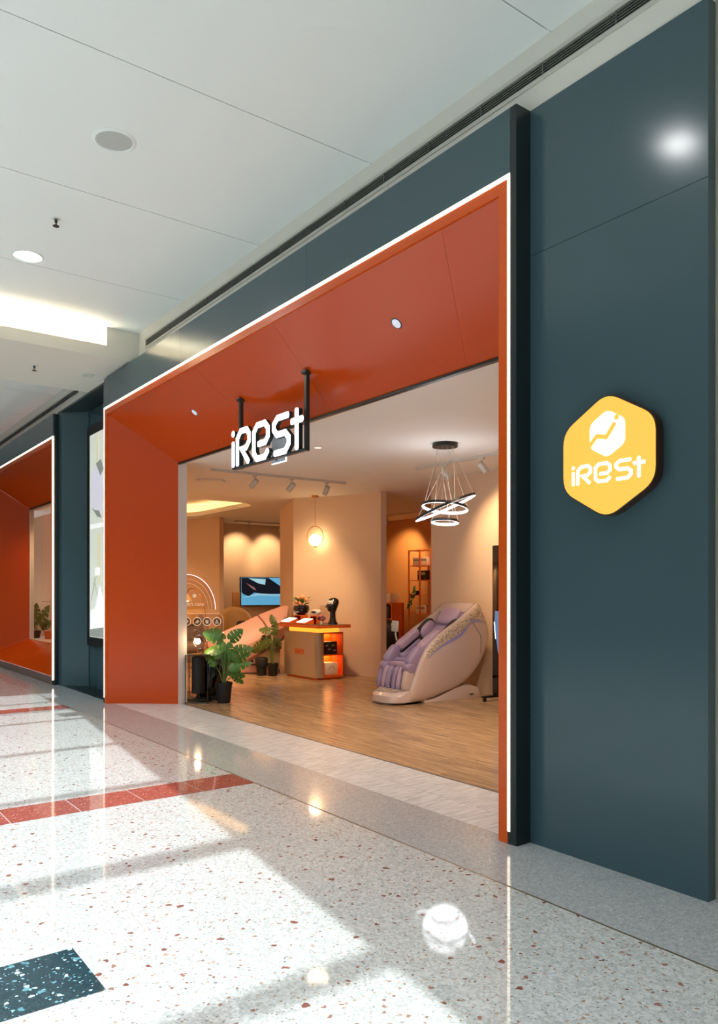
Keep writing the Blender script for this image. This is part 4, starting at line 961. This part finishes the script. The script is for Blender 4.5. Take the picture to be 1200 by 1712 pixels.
# risers and tablets
for x, y, lb in ((-0.38, 0.0, 'orange riser block under the flower bowl'), (0.07, 0.02, 'orange riser block under the eye massager')):
    r_ = thing('riser_block', lb, 'display riser', on_ct(x, y), 0, 'orange risers on the counter')
    MB().box(-0.10, 0.10, -0.07, 0.07, 0.12, 0.135).build('top', 'counter_orange', r_, smooth=0)
    MB().box(-0.10, -0.085, -0.07, 0.07, 0, 0.12).box(0.085, 0.10, -0.07, 0.07, 0, 0.12).build('leg_panel', 'counter_orange', r_, smooth=0)
    MB().box(-0.085, 0.085, 0.055, 0.07, 0, 0.12).build('back_panel', 'counter_orange', r_, smooth=0)
for x, y, lb in ((-0.42, -0.22, 'slanted tablet stand at the left end of the counter'), (0.05, -0.21, 'slanted tablet stand at the middle of the counter')):
    r_ = thing('tablet_stand', lb, 'tablet', on_ct(x, y), 0, 'tablet stands on the counter')
    MB().prism([(-0.09, 0), (0.09, 0), (0.09, 0.085), (-0.09, 0.02)], lambda a, b: (-0.14, a, b), lambda a, b: (0.14, a, b)).build('wedge', 'counter_orange', r_, smooth=0)
    MB().hexa([(-0.125, -0.08, 0.025), (0.125, -0.08, 0.025), (0.125, 0.08, 0.083), (-0.125, 0.08, 0.083), (-0.125, -0.082, 0.031), (0.125, -0.082, 0.031), (0.125, 0.078, 0.089), (-0.125, 0.078, 0.089)]).build('screen', 'hex_white', r_, smooth=0)
# flower bowl
fb = thing('flower_bowl', 'round dark bowl of peach roses on the counter', 'flowers', on_ct(-0.38, 0.0, 0.136))
fb.scale = (1.25, 1.25, 1.25)
MB().lathe([(0.001, 0), (0.05, 0), (0.10, 0.04), (0.115, 0.09), (0.10, 0.13), (0.09, 0.13), (0.10, 0.09), (0.001, 0.07)], (0,0,0), 24).build('bowl', 'black_gloss', fb, smooth=50)
rr = random.Random(3)
def rose(c, r, m, parent, nm='rose'):
    mb = MB()
    for k in range(7):
        a = k*2.4; d = r*0.45*(k/7)
        mb.ball((c[0]+d*math.cos(a), c[1]+d*math.sin(a), c[2]+r*0.1*(3-k)/3), r*(0.5+0.05*k/7), 8, 6, (1, 0.7, 1), Matrix.Rotation(a, 3, 'Z'))
    return mb.build(nm, m, parent, smooth=60)
for x, y, z, r in ((-0.03, -0.05, 0.17, 0.055), (0.05, -0.04, 0.16, 0.05), (-0.07, 0.0, 0.22, 0.05), (0.02, 0.0, 0.24, 0.055), (0.07, 0.03, 0.21, 0.045), (-0.01, -0.07, 0.12, 0.045), (-0.04, 0.05, 0.26, 0.04)): rose((x, y, z), r, 'peach_petal', fb)
def simple_leaf(L_, W_, bend=0.2):
    mb = MB(); n = 6; loops = []
    for k in range(n+1):
        t = k/n; ww = W_*math.sin(PI*min(1, t*0.93+0.03))**0.8; z = -bend*t*t*L_
        loops.append([(-ww, t*L_, z+0.15*ww), (0, t*L_, z), (ww, t*L_, z+0.15*ww)])
    return mb.loft(loops, False, False, closed=False)
for k in range(9):
    a = k*0.7+0.2; o = simple_leaf(0.12, 0.03).build('leaf', 'leaf_green', fb, smooth=60)
    o.location = (0.06*math.cos(a), 0.06*math.sin(a), 0.13+0.015*(k % 4)); o.rotation_euler = (0.5+0.25*(k % 3), 0, a-PI/2)
mv = thing('mauve_flowers', 'small bunch of mauve flowers by the mannequin head', 'flowers', on_ct(0.30, -0.05))
MB().lathe([(0.001, 0), (0.03, 0), (0.035, 0.05), (0.001, 0.05)], (0,0,0), 14).build('cup', 'white_plastic', mv)
for k in range(6): rose((0.05*math.cos(k*1.05), 0.05*math.sin(k*1.05), 0.08+0.02*(k % 3)), 0.035, 'mauve_petal', mv, 'bloom')
gs = thing('succulent', 'small dark green plant between the two tablets', 'plant', on_ct(-0.17, -0.02))
MB().lathe([(0.001, 0), (0.03, 0), (0.04, 0.05), (0.001, 0.045)], (0,0,0), 14).build('cup', 'box_black', gs)
for k in range(8):
    o = simple_leaf(0.07, 0.018, 0.1).build('leaf', 'leaf_green', gs, smooth=60); o.location = (0, 0, 0.05); o.rotation_euler = (0.7, 0, k*0.785)
em_ = thing('eye_massager', 'white goggle-shaped eye massager on the orange riser', 'massager', on_ct(0.07, 0.0, 0.136))
pillow('visor', 'white_plastic', em_, (0, 0, 0.055), (0.10, 0.05, 0.045), None, 0.6)
pillow('lens_panel', 'black_gloss', em_, (0, -0.036, 0.052), (0.07, 0.02, 0.02), None, 0.6)
MB().tube([(0.10*math.cos(PI*k/10), 0.02+0.09*math.sin(PI*k/10), 0.05) for k in range(11)], 0.007, 6).build('head_band', 'white_plastic', em_)
ah = thing('leaflet_holder', 'clear acrylic leaflet holder with faint diagrams at the back of the counter', 'sign holder', on_ct(0.04, 0.22))
ap = MB().box(-0.19, 0.19, 0.0, 0.006, 0.0, 0.30).build('panel', 'acrylic', ah, smooth=0)
MB().box(-0.19, 0.19, -0.05, 0.05, -0.0, 0.006).build('foot', 'acrylic', ah, smooth=0)
for k, x in enumerate((-0.09, 0.09)):
    MB().tube([(x+0.05*math.cos(2*PI*i/20), -0.003, 0.20+0.05*math.sin(2*PI*i/20)) for i in range(20)], 0.002, 5, True).build('printed_ring', 'print_grey', ah)
    MB().tube([(x+0.06*math.cos(2*PI*i/20), -0.003, 0.09+0.045*math.sin(2*PI*i/20)) for i in range(20)], 0.002, 5, True).build('printed_ring', 'print_grey', ah)
mn = thing('mannequin_head', 'glossy black mannequin head wearing a white headset on the counter', 'mannequin', on_ct(0.44, 0.08), -0.6)
MB().lathe([(0.001, 0), (0.085, 0), (0.085, 0.015), (0.06, 0.05), (0.048, 0.10), (0.045, 0.19), (0.055, 0.22), (0.04, 0.24), (0.001, 0.24)], (0,0,0), 20).build('neck', 'mannequin_black', mn, smooth=50)
hd = []
for k, (yy, zz, ry, rx) in enumerate(((0.0, 0.20, 0.05, 0.042), (-0.012, 0.225, 0.072, 0.055), (-0.012, 0.26, 0.085, 0.066), (-0.005, 0.30, 0.092, 0.072), (0.005, 0.34, 0.096, 0.076), (0.01, 0.375, 0.092, 0.073), (0.012, 0.405, 0.075, 0.06), (0.012, 0.425, 0.045, 0.036), (0.012, 0.432, 0.005, 0.005))):
    hd.append([(rx*math.cos(2*PI*i/20), yy+ry*math.sin(2*PI*i/20)*(1.0), zz) for i in range(20)])
MB().loft(hd).build('head', 'mannequin_black', mn, smooth=60)
MB().prism([(-0.09, 0.33), (-0.125, 0.275), (-0.118, 0.268), (-0.088, 0.275)], lambda a, b: (-0.012, a, b), lambda a, b: (0.012, a, b)).build('nose', 'mannequin_black', mn, bevel=0.006)
bnd = []
for zz, e in ((0.325, 0.006), (0.335, 0.012), (0.375, 0.012), (0.388, 0.006)):
    bnd.append([((0.076+e)*math.cos(PI+PI*i/14), 0.008+(0.096+e)*math.sin(PI+PI*i/14), zz) for i in range(15)])
MB().loft(bnd, False, False, closed=False).build('headset', 'white_plastic', mn, smooth=60)

# ---- plants
def monstera_leaf(L_, W_, droop, notch=5):
    """heart-shaped split leaf along +Y from the stalk, thin but solid"""
    mb = MB(); half = []
    outline = []
    n = 64
    for k in range(n+1):
        t = k/n; y = -0.12*L_+1.12*L_*t if t > 0.12 else -0.12*L_+1.12*L_*t
        ww = W_*1.75*(0.02+t)**0.45*(1-t)**0.8 if t < 1 else 0.0
        ph = (t*notch*1.0) % 1.0
        cut = 0.3 if (0.40 < ph < 0.53 and 0.16 < t < 0.88) else 1.0-0.12*abs(ph-0.5)
        outline.append((ww*cut, y))
    def pt(x, y):
        r = y/L_; return (x, y, -droop*L_*r*r-0.5*x*x/W_*0.6+0.02*L_*math.sin(9*r)*abs(x)/W_)
    for sgn in (1, -1):
        for k in range(n):
            x0, y0 = outline[k]; x1, y1 = outline[k+1]
            a0, a1 = pt(0, max(0, y0)), pt(0, max(0, y1)); m0, m1 = pt(sgn*x0*0.55, y0), pt(sgn*x1*0.55, y1); b0, b1 = pt(sgn*x0, y0), pt(sgn*x1, y1)
            mb.add([a0, m0, m1, a1], [(0, 1, 2, 3)]); mb.add([m0, b0, b1, m1], [(0, 1, 2, 3)])
    return mb
def plant(label, loc, pot_r, pot_h, leaves, m, group, name='potted_monstera'):
    t = thing(name, label, 'plant', loc, 0, group)
    MB().lathe([(0.001, 0), (pot_r*0.74, 0), (pot_r*0.78, 0.01), (pot_r*0.98, pot_h-0.03), (pot_r*1.04, pot_h-0.03), (pot_r*1.04, pot_h), (pot_r*0.92, pot_h), (pot_r*0.9, pot_h-0.03), (0.001, pot_h-0.03)], (0,0,0), 24).build('pot', 'black_matte', t, smooth=40)
    MB().lathe([(0.001, pot_h-0.024), (pot_r*0.9, pot_h-0.029), (0.001, pot_h-0.0295)], (0,0,0), 20).build('soil', 'soil', t)
    for (s_, z, L_, W_, yaw, pitch, roll, droop) in leaves:
        # s_: sideways offset (to the right as seen from the mall), z: height of the leaf base
        base = Vector((RT.x, RT.y, 0))*s_+Vector((0, 0, z)) + Vector((FW.x, FW.y, 0))*0.04*math.sin(z*40)
        mid = Vector((base.x*0.35, base.y*0.35, pot_h+(z-pot_h)*0.55))
        P = [Vector((base.x*0.08, base.y*0.08, pot_h-0.03)), mid, base]
        path = [tuple((1-u)**2*P[0]+2*u*(1-u)*P[1]+u*u*P[2]) for u in [k/8 for k in range(9)]]
        MB().tube(path, 0.006, 6).build('stem', 'stem_green', t)
        lf = monstera_leaf(L_, W_, droop).build('leaf', m, t, smooth=70)
        # leaf blade faces the hall; yaw = clock direction of the tip on screen
        tip = (Vector((RT.x, RT.y, 0))*math.cos(yaw)+Vector((0, 0, 1))*math.sin(yaw)).normalized()
        nrm = (-Vector((FW.x, FW.y, 0))*math.cos(pitch)+Vector((0, 0, 1))*math.sin(pitch)).normalized()
        nrm = Matrix.Rotation(roll, 3, tip) @ nrm
        xax = tip.cross(nrm).normalized(); nrm = xax.cross(tip).normalized()
        lf.matrix_local = Matrix.Translation(base) @ Matrix((xax, tip, nrm)).transposed().to_4x4()
    return t
D_ = math.radians
plant('large split-leaf monstera in a black pot beside the doorway', (-8.87, 4.45, 0), 0.105, 0.26, [
    (-0.02, 0.80, 0.27, 0.13, D_(155), 0.55, 0.1, 0.25), (-0.06, 0.86, 0.22, 0.12, D_(170), 0.75, -0.3, 0.2),
    (0.04, 0.74, 0.26, 0.12, D_(-88), 0.35, 0.2, 0.3), (0.08, 0.80, 0.20, 0.11, D_(40), 0.4, 0.3, 0.2),
    (0.02, 0.72, 0.22, 0.11, D_(-130), 0.5, -0.2, 0.2), (-0.12, 0.48, 0.20, 0.085, D_(120), 0.35, 0.5, 0.25),
    (0.12, 0.52, 0.24, 0.085, D_(28), 0.7, 0.5, 0.3), (0.10, 0.44, 0.26, 0.085, D_(18), 0.9, 0.6, 0.3),
    (0.08, 0.40, 0.20, 0.085, D_(-20), 0.5, 0.3, 0.4), (0.02, 0.36, 0.16, 0.07, D_(20), 0.8, -0.3, 0.3), (0.10, 0.60, 0.20, 0.09, D_(-50), 0.3, 0.4, 0.3), (0.06, 0.66, 0.24, 0.11, D_(-105), 0.3, -0.2, 0.3), (-0.02, 0.70, 0.25, 0.13, D_(185), 0.5, 0.3, 0.3), (0.14, 0.66, 0.22, 0.10, D_(10), 0.6, 0.3, 0.4), (0.12, 0.34, 0.16, 0.07, D_(-40), 0.5, 0.2, 0.3)], 'leaf_green', 'indoor monstera plants')
plant('leafy plant in a black pot left of the steel counter', at(456, 12.93), 0.09, 0.21, [
    (-0.06, 0.62, 0.26, 0.13, D_(-140), 0.4, 0.2, 0.3), (-0.16, 0.52, 0.26, 0.13, D_(-150), 0.3, -0.2, 0.3), (-0.04, 0.76, 0.20, 0.11, D_(170), 0.5, 0.2, 0.2),
    (0.02, 0.70, 0.22, 0.10, D_(80), 0.2, 0.4, 0.2), (0.05, 0.62, 0.20, 0.09, D_(-70), 0.3, 0.4, 0.3), (-0.12, 0.66, 0.18, 0.10, D_(-100), 0.5, -0.3, 0.3), (0.02, 0.88, 0.16, 0.08, D_(110), 0.2, 0, 0.2)], 'leaf_olive', 'indoor monstera plants', 'potted_plant')
ep = thing('empty_pot', 'squat black pot behind the plant by the pink recliner', 'pot', at(437, 13.0, 0.0), 0)
ep.location.z = 0.0
MB().lathe([(0.001, 0), (0.08, 0), (0.085, 0.14), (0.10, 0.15), (0.11, 0.27), (0.095, 0.30), (0.085, 0.30), (0.09, 0.25), (0.001, 0.22)], (0,0,0), 24).build('pot', 'black_matte', ep, smooth=40)
MB().lathe([(0.001, 0.222), (0.088, 0.232), (0.001, 0.235)], (0,0,0), 18).build('soil', 'soil', ep)
plant('amber-tinted split-leaf plant behind the left display window', (-16.72, 4.13, 0.456), 0.09, 0.12, [
    (-0.10, 0.26, 0.36, 0.17, D_(125), 0.4, 0.2, 0.2), (0.06, 0.24, 0.34, 0.16, D_(60), 0.4, -0.2, 0.2), (-0.04, 0.20, 0.28, 0.13, D_(150), 0.5, 0.3, 0.25), (0.10, 0.18, 0.24, 0.11, D_(20), 0.5, 0.3, 0.25), (0.0, 0.30, 0.26, 0.12, D_(88), 0.2, 0.2, 0.1)], 'leaf_olive', 'indoor monstera plants', 'potted_plant').scale = (1.1, 1.0, 1.3)
rp = thing('red_pot', 'small orange red pot on the left display window ledge', 'pot', (-16.15, 4.22, 0.456))
MB().lathe([(0.001, 0), (0.06, 0), (0.085, 0.16), (0.075, 0.16), (0.07, 0.13), (0.001, 0.12)], (0,0,0), 20).build('pot', 'counter_orange', rp, smooth=40)

# ---- side table with ring lamp by the jamb
stb = thing('side_table', 'black wire-frame side table with round base by the white jamb', 'table', (-9.09, 4.20, 0), math.atan2(RT.y, RT.x))
r_ = 0.0055; q_ = 0.14
for a, b in ((-1,-1), (1,-1), (1,1), (-1,1)): MB().tube([(a*q_, b*q_*0.8, 0.0), (a*q_, b*q_*0.8, 0.61)], r_, 6).build('leg', 'black_trim', stb)
for z in (0.605, 0.01): MB().tube([(-q_, -q_*.8, z), (q_, -q_*.8, z), (q_, q_*.8, z), (-q_, q_*.8, z)], r_, 6, True).build('frame_rail', 'black_trim', stb)
MB().lathe([(0.001, 0.03), (0.13, 0.03), (0.135, 0.036), (0.135, 0.054), (0.001, 0.058)], (0,0,0), 28).build('base_disc', 'black_trim', stb)
MB().tube([(0, 0, 0.05), (0, 0, 0.13)], 0.02, 10).build('column', 'black_trim', stb)
MB().lathe([(0.001, 0.12), (0.08, 0.12), (0.08, 0.58), (0.001, 0.58)], (0,0,0), 28).build('drum', 'black_matte', stb)
MB().lathe([(0.001, 0.598), (0.145, 0.598), (0.145, 0.612), (0.001, 0.612)], (0,0,0), 28).build('top', 'black_trim', stb)
rl = thing('ring_lamp', 'table lamp of glowing glass rings on a gold disc base', 'lamp', (-9.05, 4.175, 0.613))
MB().lathe([(0.001, 0), (0.07, 0), (0.07, 0.01), (0.001, 0.012)], (0,0,0), 24).build('base', 'brass', rl)
MB().tube([(0, 0, 0.012), (0, 0, 0.10)], 0.007, 8).build('stem', 'brass', rl)
for cz_, rr_, off in ((0.16, 0.085, 0.03), (0.25, 0.062, -0.02)):
    MB().tube([tuple(Vector((RT.x, RT.y, 0))*(off+rr_*math.cos(2*PI*k/32))+Vector((0, 0, cz_+rr_*math.sin(2*PI*k/32)))) for k in range(32)], 0.007, 8, True).build('glass_ring', 'lamp_glass', rl)
MB().ball((0, 0, 0.165), 0.035, 14, 10).build('bulb', 'ring_bulb', rl, smooth=60)
# glossy black foot massager
fmg = thing('foot_massager', 'large glossy black rounded massager behind the monstera pot', 'massager', at(351, 10.2), math.atan2(RT.y, RT.x))
pillow('body', 'black_gloss', fmg, (0, 0, 0.30), (0.20, 0.24, 0.29), Matrix.Rotation(0.25, 3, 'Y'), 0.7)
MB().box(-0.16, 0.16, -0.16, 0.16, 0.0, 0.05).build('base', 'black_matte', fmg, bevel=0.02)
pillow('foot_well', 'black_matte', fmg, (-0.04, -0.12, 0.46), (0.09, 0.12, 0.08), Matrix.Rotation(-0.4, 3, 'X'), 0.7)
# acrylic display with etched arches and icons
ad_ = thing('acrylic_display', 'clear acrylic display with lit arches and round icons beside the jamb', 'display', at(326, 10.75), math.atan2(RT.y, RT.x))
k_ = 10.75/1290.0
def dp(px, py): return ((px-326)*k_, 1.4-(py-990)*k_)
x0 = dp(290, 0)[0]; x1 = dp(373, 0)[0]; z1 = dp(0, 1026)[1]
pan = [(x0, 0.0), (x1, 0.0)]+[(x1-0.08+0.08*math.cos(a*PI/12), z1-0.08+0.08*math.sin(a*PI/12)) for a in range(7)]+[(x0, z1)]
apn = MB().prism(pan, lambda a, b: (a, 0, b), lambda a, b: (a, 0.008, b)).build('panel', 'acrylic', ad_, smooth=0)
MB().tube([(a, -0.001, b) for a, b in pan[1:]], 0.0022, 6).build('panel_edge', 'acrylic_etch', ad_)
MB().box(x0, x1, -0.12, 0.12, 0, 0.01).build('foot', 'acrylic', ad_, smooth=0)
cxa, cza = dp(312, 1019)
for rad, mm, th in ((48, 'acrylic_led', 0.0045), (42, 'acrylic_etch', 0.002), (36, 'acrylic_etch', 0.0018)):
    R0 = rad*k_
    pth = [(cxa+R0*math.cos(a), 0.0, cza+R0*1.22*math.sin(a)) for a in [PI*k/28 for k in range(29)]]
    MB().tube(pth, th, 6).build('arch', mm, ad_)
ap_ = [(cxa+48*k_*math.cos(PI*k/28), cza+48*k_*1.22*math.sin(PI*k/28)) for k in range(29)]
MB().prism(ap_, lambda a, b: (a, 0.002, b), lambda a, b: (a, 0.007, b)).build('arch_panel', 'acrylic', ad_, smooth=0)
for px in (312, 329.5, 346, 362.5):
    a, b = dp(px, 1039)
    MB().tube([(a+0.056*math.cos(2*PI*k/24), -0.003, b+0.056*math.sin(2*PI*k/24)) for k in range(24)], 0.005, 6, True).build('icon_ring', 'acrylic_etch', ad_)
    ic = MB().lathe([(0.001, 0), (0.048, 0), (0.048, 0.002), (0.001, 0.002)], (0,0,0), 20).build('icon_disc', 'icon_disc', ad_); ic.location = (a, -0.002, b); ic.rotation_euler = (PI/2, 0, 0)
    s_ = px
    strokes(MB(), [[(-0.02, -0.018), (0.012, 0.02)], [(0.0, -0.024), (0.024, 0.006)]] if px in (312, 329.5) else ([[(-0.018, 0.012), (0.02, 0.012)], [(-0.018, -0.006), (0.012, -0.006), (0.012, -0.02), (-0.014, -0.02)]] if px == 346 else [[(-0.022, -0.02), (0.022, -0.02)], [(-0.01, 0.004), (0.01, 0.004)], [(0, 0.02), (0.0001, 0.02)]]), 0.006, lambda u, v, d: (a+u, d, b+v), -0.007, -0.003, 6).build('icon_mark', 'acrylic_etch', ad_, smooth=0)
ta, tb = dp(325, 996)
MB().lathe([(0.001, 0), (0.028, 0), (0.028, 0.003), (0.001, 0.003)], (ta, 0, tb), 18, True, Matrix.Rotation(PI/2, 3, 'X')).build('logo_dot', 'acrylic_etch', ad_)
fc = bpy.data.curves.new('lettering', 'FONT'); fc.body = 'health care'; fc.size = 0.075; fc.extrude = 0.001; fc.align_x = 'RIGHT'
fo = bpy.data.objects.new('tmp', fc); C.objects.link(fo)
bpy.context.view_layer.update()
me = bpy.data.meshes.new_from_object(fo); bpy.data.objects.remove(fo); me.materials.clear()
lo_ = link('lettering', me, 'acrylic_etch', ad_); a, b = dp(341, 1013); lo_.location = (a, -0.002, b); lo_.rotation_euler = (PI/2, 0, 0)
# arc lamp behind the display
al = thing('arc_lamp', 'thin arc floor lamp with a small glowing shade behind the clear display', 'lamp', at(346, 12.6), math.atan2(RT.y, RT.x))
kk = 12.6/1290
pth = [(0, 0, 0.02), (0, 0, 0.7), (-0.03, 0, 1.1), (-0.10, 0, 1.33), (-0.2, 0, 1.46), (-0.27, 0, 1.46), (-0.33, 0, 1.40), (-0.335, 0, 1.36)]
MB().tube(pth, 0.008, 8).build('pole', 'brass', al)
MB().lathe([(0.001, 0), (0.13, 0), (0.13, 0.02), (0.001, 0.022)], (0,0,0), 24).build('base', 'brass', al)
MB().lathe([(0.02, 0.11), (0.035, 0.11), (0.10, 0.0), (0.095, 0.0), (0.03, 0.10), (0.02, 0.10)], (-0.335, 0, 1.26), 20, False).build('shade', 'khaki_leather', al, smooth=50)
MB().ball((-0.335, 0, 1.27), 0.045, 12, 8, (1, 1, 0.6)).build('bulb', 'globe_bulb', al, smooth=60)

# ---- tall black kiosk by the right portal edge
ks = thing('display_kiosk', 'tall black display screen on casters at the right portal edge', 'display', (-6.50, 7.33, 0))
MB().box(-0.46, 0.46, -0.03, 0.03, 0.10, 2.0).build('case', 'black_gloss', ks, bevel=0.006)
ph = MB().prism([(-0.43, 0.92), (-0.40, 0.85), (-0.36, 0.62), (0.3, 0.55), (0.42, 0.9), (0.38, 1.12), (-0.41, 1.16)], lambda a, b: (a, -0.0312, b), lambda a, b: (a, -0.0304, b)).build('picture', 'kiosk_photo', ks, smooth=0)
MB().tube([(-0.42, -0.032, 1.02), (-0.40, -0.032, 0.80)], 0.006, 5).build('picture_line', 'hex_white', ph)
MB().box(-0.46, 0.46, -0.02, 0.02, 0.06, 0.10).build('foot_bar', 'black_trim', ks)
for x in (-0.44, 0.44):
    MB().box(x-0.03, x+0.03, -0.22, 0.16, 0.05, 0.075).build('foot_rail', 'black_trim', ks, bevel=0.004)
    for y in (-0.19, 0.13): MB().lathe([(0.001, -0.012), (0.025, -0.012), (0.025, 0.012), (0.001, 0.012)], (x, y, 0.026), 14, True, Matrix.Rotation(PI/2, 3, 'Y')).build('caster', 'black_matte', ks)

# ---- wall socket and plug
so = thing('wall_socket', 'small square power socket with black plug on the curved wall', 'socket', (-10.72, 7.615, 0.205), math.radians(22))
MB().box(-0.045, 0.045, -0.014, 0.0, -0.06, 0.06).build('plate', 'white_plastic', so, bevel=0.003)
MB().lathe([(0.001, -0.045), (0.018, -0.045), (0.024, -0.014), (0.001, -0.014)], (-0.01, 0, 0), 12, True, Matrix.Rotation(-PI/2, 3, 'X')).build('plug', 'black_trim', so)
MB().box(-0.034, 0.014, -0.05, -0.014, -0.02, 0.025).build('plug_body', 'black_trim', so, bevel=0.006)
MB().tube([(-0.03, -0.04, 0.0), (-0.12, -0.12, -0.03), (-0.22, -0.2, -0.12), (-0.26, -0.22, -0.20)], 0.005, 6).build('cable', 'black_trim', so)

# ---- back room shelf, boxes, rack and chair
bsf = thing('shelf_unit', 'orange wooden shelf unit in the amber back room', 'shelf', (-13.70, 10.75, 0))
for x in (-0.62, 0.10, 0.62): MB().box(x-0.02, x+0.02, -0.17, 0.17, 0, 1.16).build('upright', 'rack_orange', bsf, smooth=0)
for z in (0.10, 0.55, 0.80, 1.14): MB().box(-0.60, 0.60, -0.17, 0.17, z, z+0.03).build('shelf', 'rack_orange', bsf, smooth=0)
MB().box(-0.62, 0.62, 0.15, 0.17, 0.1, 1.14).build('back_panel', 'back_room_wall', bsf, smooth=0)
for x0_, x1_, lb in ((-0.5, 0.16, 'white flat carton on top of the orange shelf, left one'), (0.18, 0.58, 'white flat carton on top of the orange shelf, right one')):
    o = thing('carton', lb, 'box', (-13.70, 10.70, 1.171), 0, 'cartons on the orange shelf')
    MB().box(x0_, x1_, -0.12, 0.12, 0, 0.20).build('body', 'box_white', o, bevel=0.004)
    MB().box(x0_+0.02, x1_-0.02, -0.121, 0.12, 0.095, 0.10).build('seam', 'print_grey', o, smooth=0)
    MB().tube([(x0_+0.08, -0.122, 0.04), (x0_+0.16, -0.122, 0.07), (x0_+0.22, -0.122, 0.13)], 0.006, 5).build('print_line', 'print_grey', o)
bk = thing('product_box', 'black product box inside the orange back room shelf', 'box', (-13.92, 10.66, 0.831), 0)
MB().box(-0.3, 0.24, -0.12, 0.12, 0, 0.20).build('carton', 'box_black', bk, bevel=0.004)
for k in range(4): MB().box(-0.02+0.06*k, 0.02+0.06*k, -0.122, -0.12, 0.05+0.05*(k % 2), 0.08+0.05*(k % 2)).build('print_patch', 'print_grey', bk, smooth=0)
bk2 = thing('product_box', 'dark carton in the right bay of the orange shelf', 'box', (-13.34, 10.68, 0.831), 0)
MB().box(-0.16, 0.2, -0.12, 0.12, 0, 0.26).build('carton', 'box_black', bk2, bevel=0.004)
rk = thing('display_rack', 'tall thin orange metal rack at the back room corner', 'shelf', (-12.35, 10.9, 0))
for x in (-0.34, 0.02, 0.36):
    for y in (-0.15, 0.15): MB().box(x-0.012, x+0.012, y-0.012, y+0.012, 0, 2.30).build('post', 'rack_orange', rk, smooth=0)
for z in (0.5, 0.93, 1.32, 1.64, 1.95, 2.28): MB().box(-0.34, 0.36, -0.15, 0.15, z, z+0.018).build('shelf', 'rack_orange', rk, smooth=0)
def itm(name, lb, x, z, w_, h_, m, cat):
    o = thing(name, lb, cat, (-12.35+x, 10.88, z), 0); MB().box(-w_/2, w_/2, -0.09, 0.09, 0, h_).build('body', m, o, bevel=0.006)
    MB().box(-w_/2+0.02, w_/2-0.02, -0.092, -0.09, h_*0.55, h_*0.8).build('print', 'print_grey', o, smooth=0)
itm('carton', 'white carton on the upper shelf of the orange rack', -0.03, 1.969, 0.46, 0.17, 'box_white', 'box')
itm('product_box', 'black product box on the orange rack', 0.02, 1.659, 0.26, 0.20, 'box_black', 'box')
itm('carton', 'white carton on the lower shelf of the orange rack', -0.0, 0.949, 0.3, 0.17, 'box_white', 'box')
iv = thing('trailing_plant', 'dark trailing ivy hanging from the orange rack', 'plant', (-12.48, 10.80, 1.339))
MB().lathe([(0.001, 0), (0.05, 0), (0.065, 0.09), (0.001, 0.085)], (0,0,0), 16).build('pot', 'box_black', iv)
rr = random.Random(5)
for k in range(26):
    o = simple_leaf(0.07, 0.028, 0.3).build('leaf', 'leaf_green', iv, smooth=60)
    dr = k/26; o.location = (-0.06-0.12*dr+rr.uniform(-0.05, 0.05)+0.10*(1-dr), -0.06-0.04*rr.random(), 0.12-0.42*dr+rr.uniform(-0.03, 0.03)); o.rotation_euler = (rr.uniform(0.5, 2.2), rr.uniform(-0.5, 0.5), rr.uniform(0, 6.3))
MB().tube([(0, -0.05, 0.09), (-0.06, -0.09, 0.06), (-0.14, -0.1, -0.1), (-0.17, -0.1, -0.30)], 0.004, 5).build('vine', 'stem_green', iv)
bc = thing('massage_recliner', 'dark recliner half hidden in the back room doorway', 'massage chair', at(641, 14.6), math.atan2(RT.y, RT.x))
pillow('shell', 'black_matte', bc, (-0.05, 0, 0.46), (0.30, 0.42, 0.46), Matrix.Rotation(0.35, 3, 'Y'), 0.75)
pillow('pad', 'pink_shell', bc, (0.06, -0.02, 0.72), (0.10, 0.30, 0.12), Matrix.Rotation(0.5, 3, 'Y'), 0.6)
MB().box(-0.25, 0.25, -0.3, 0.3, 0.0, 0.10).build('base', 'black_trim', bc, bevel=0.02)
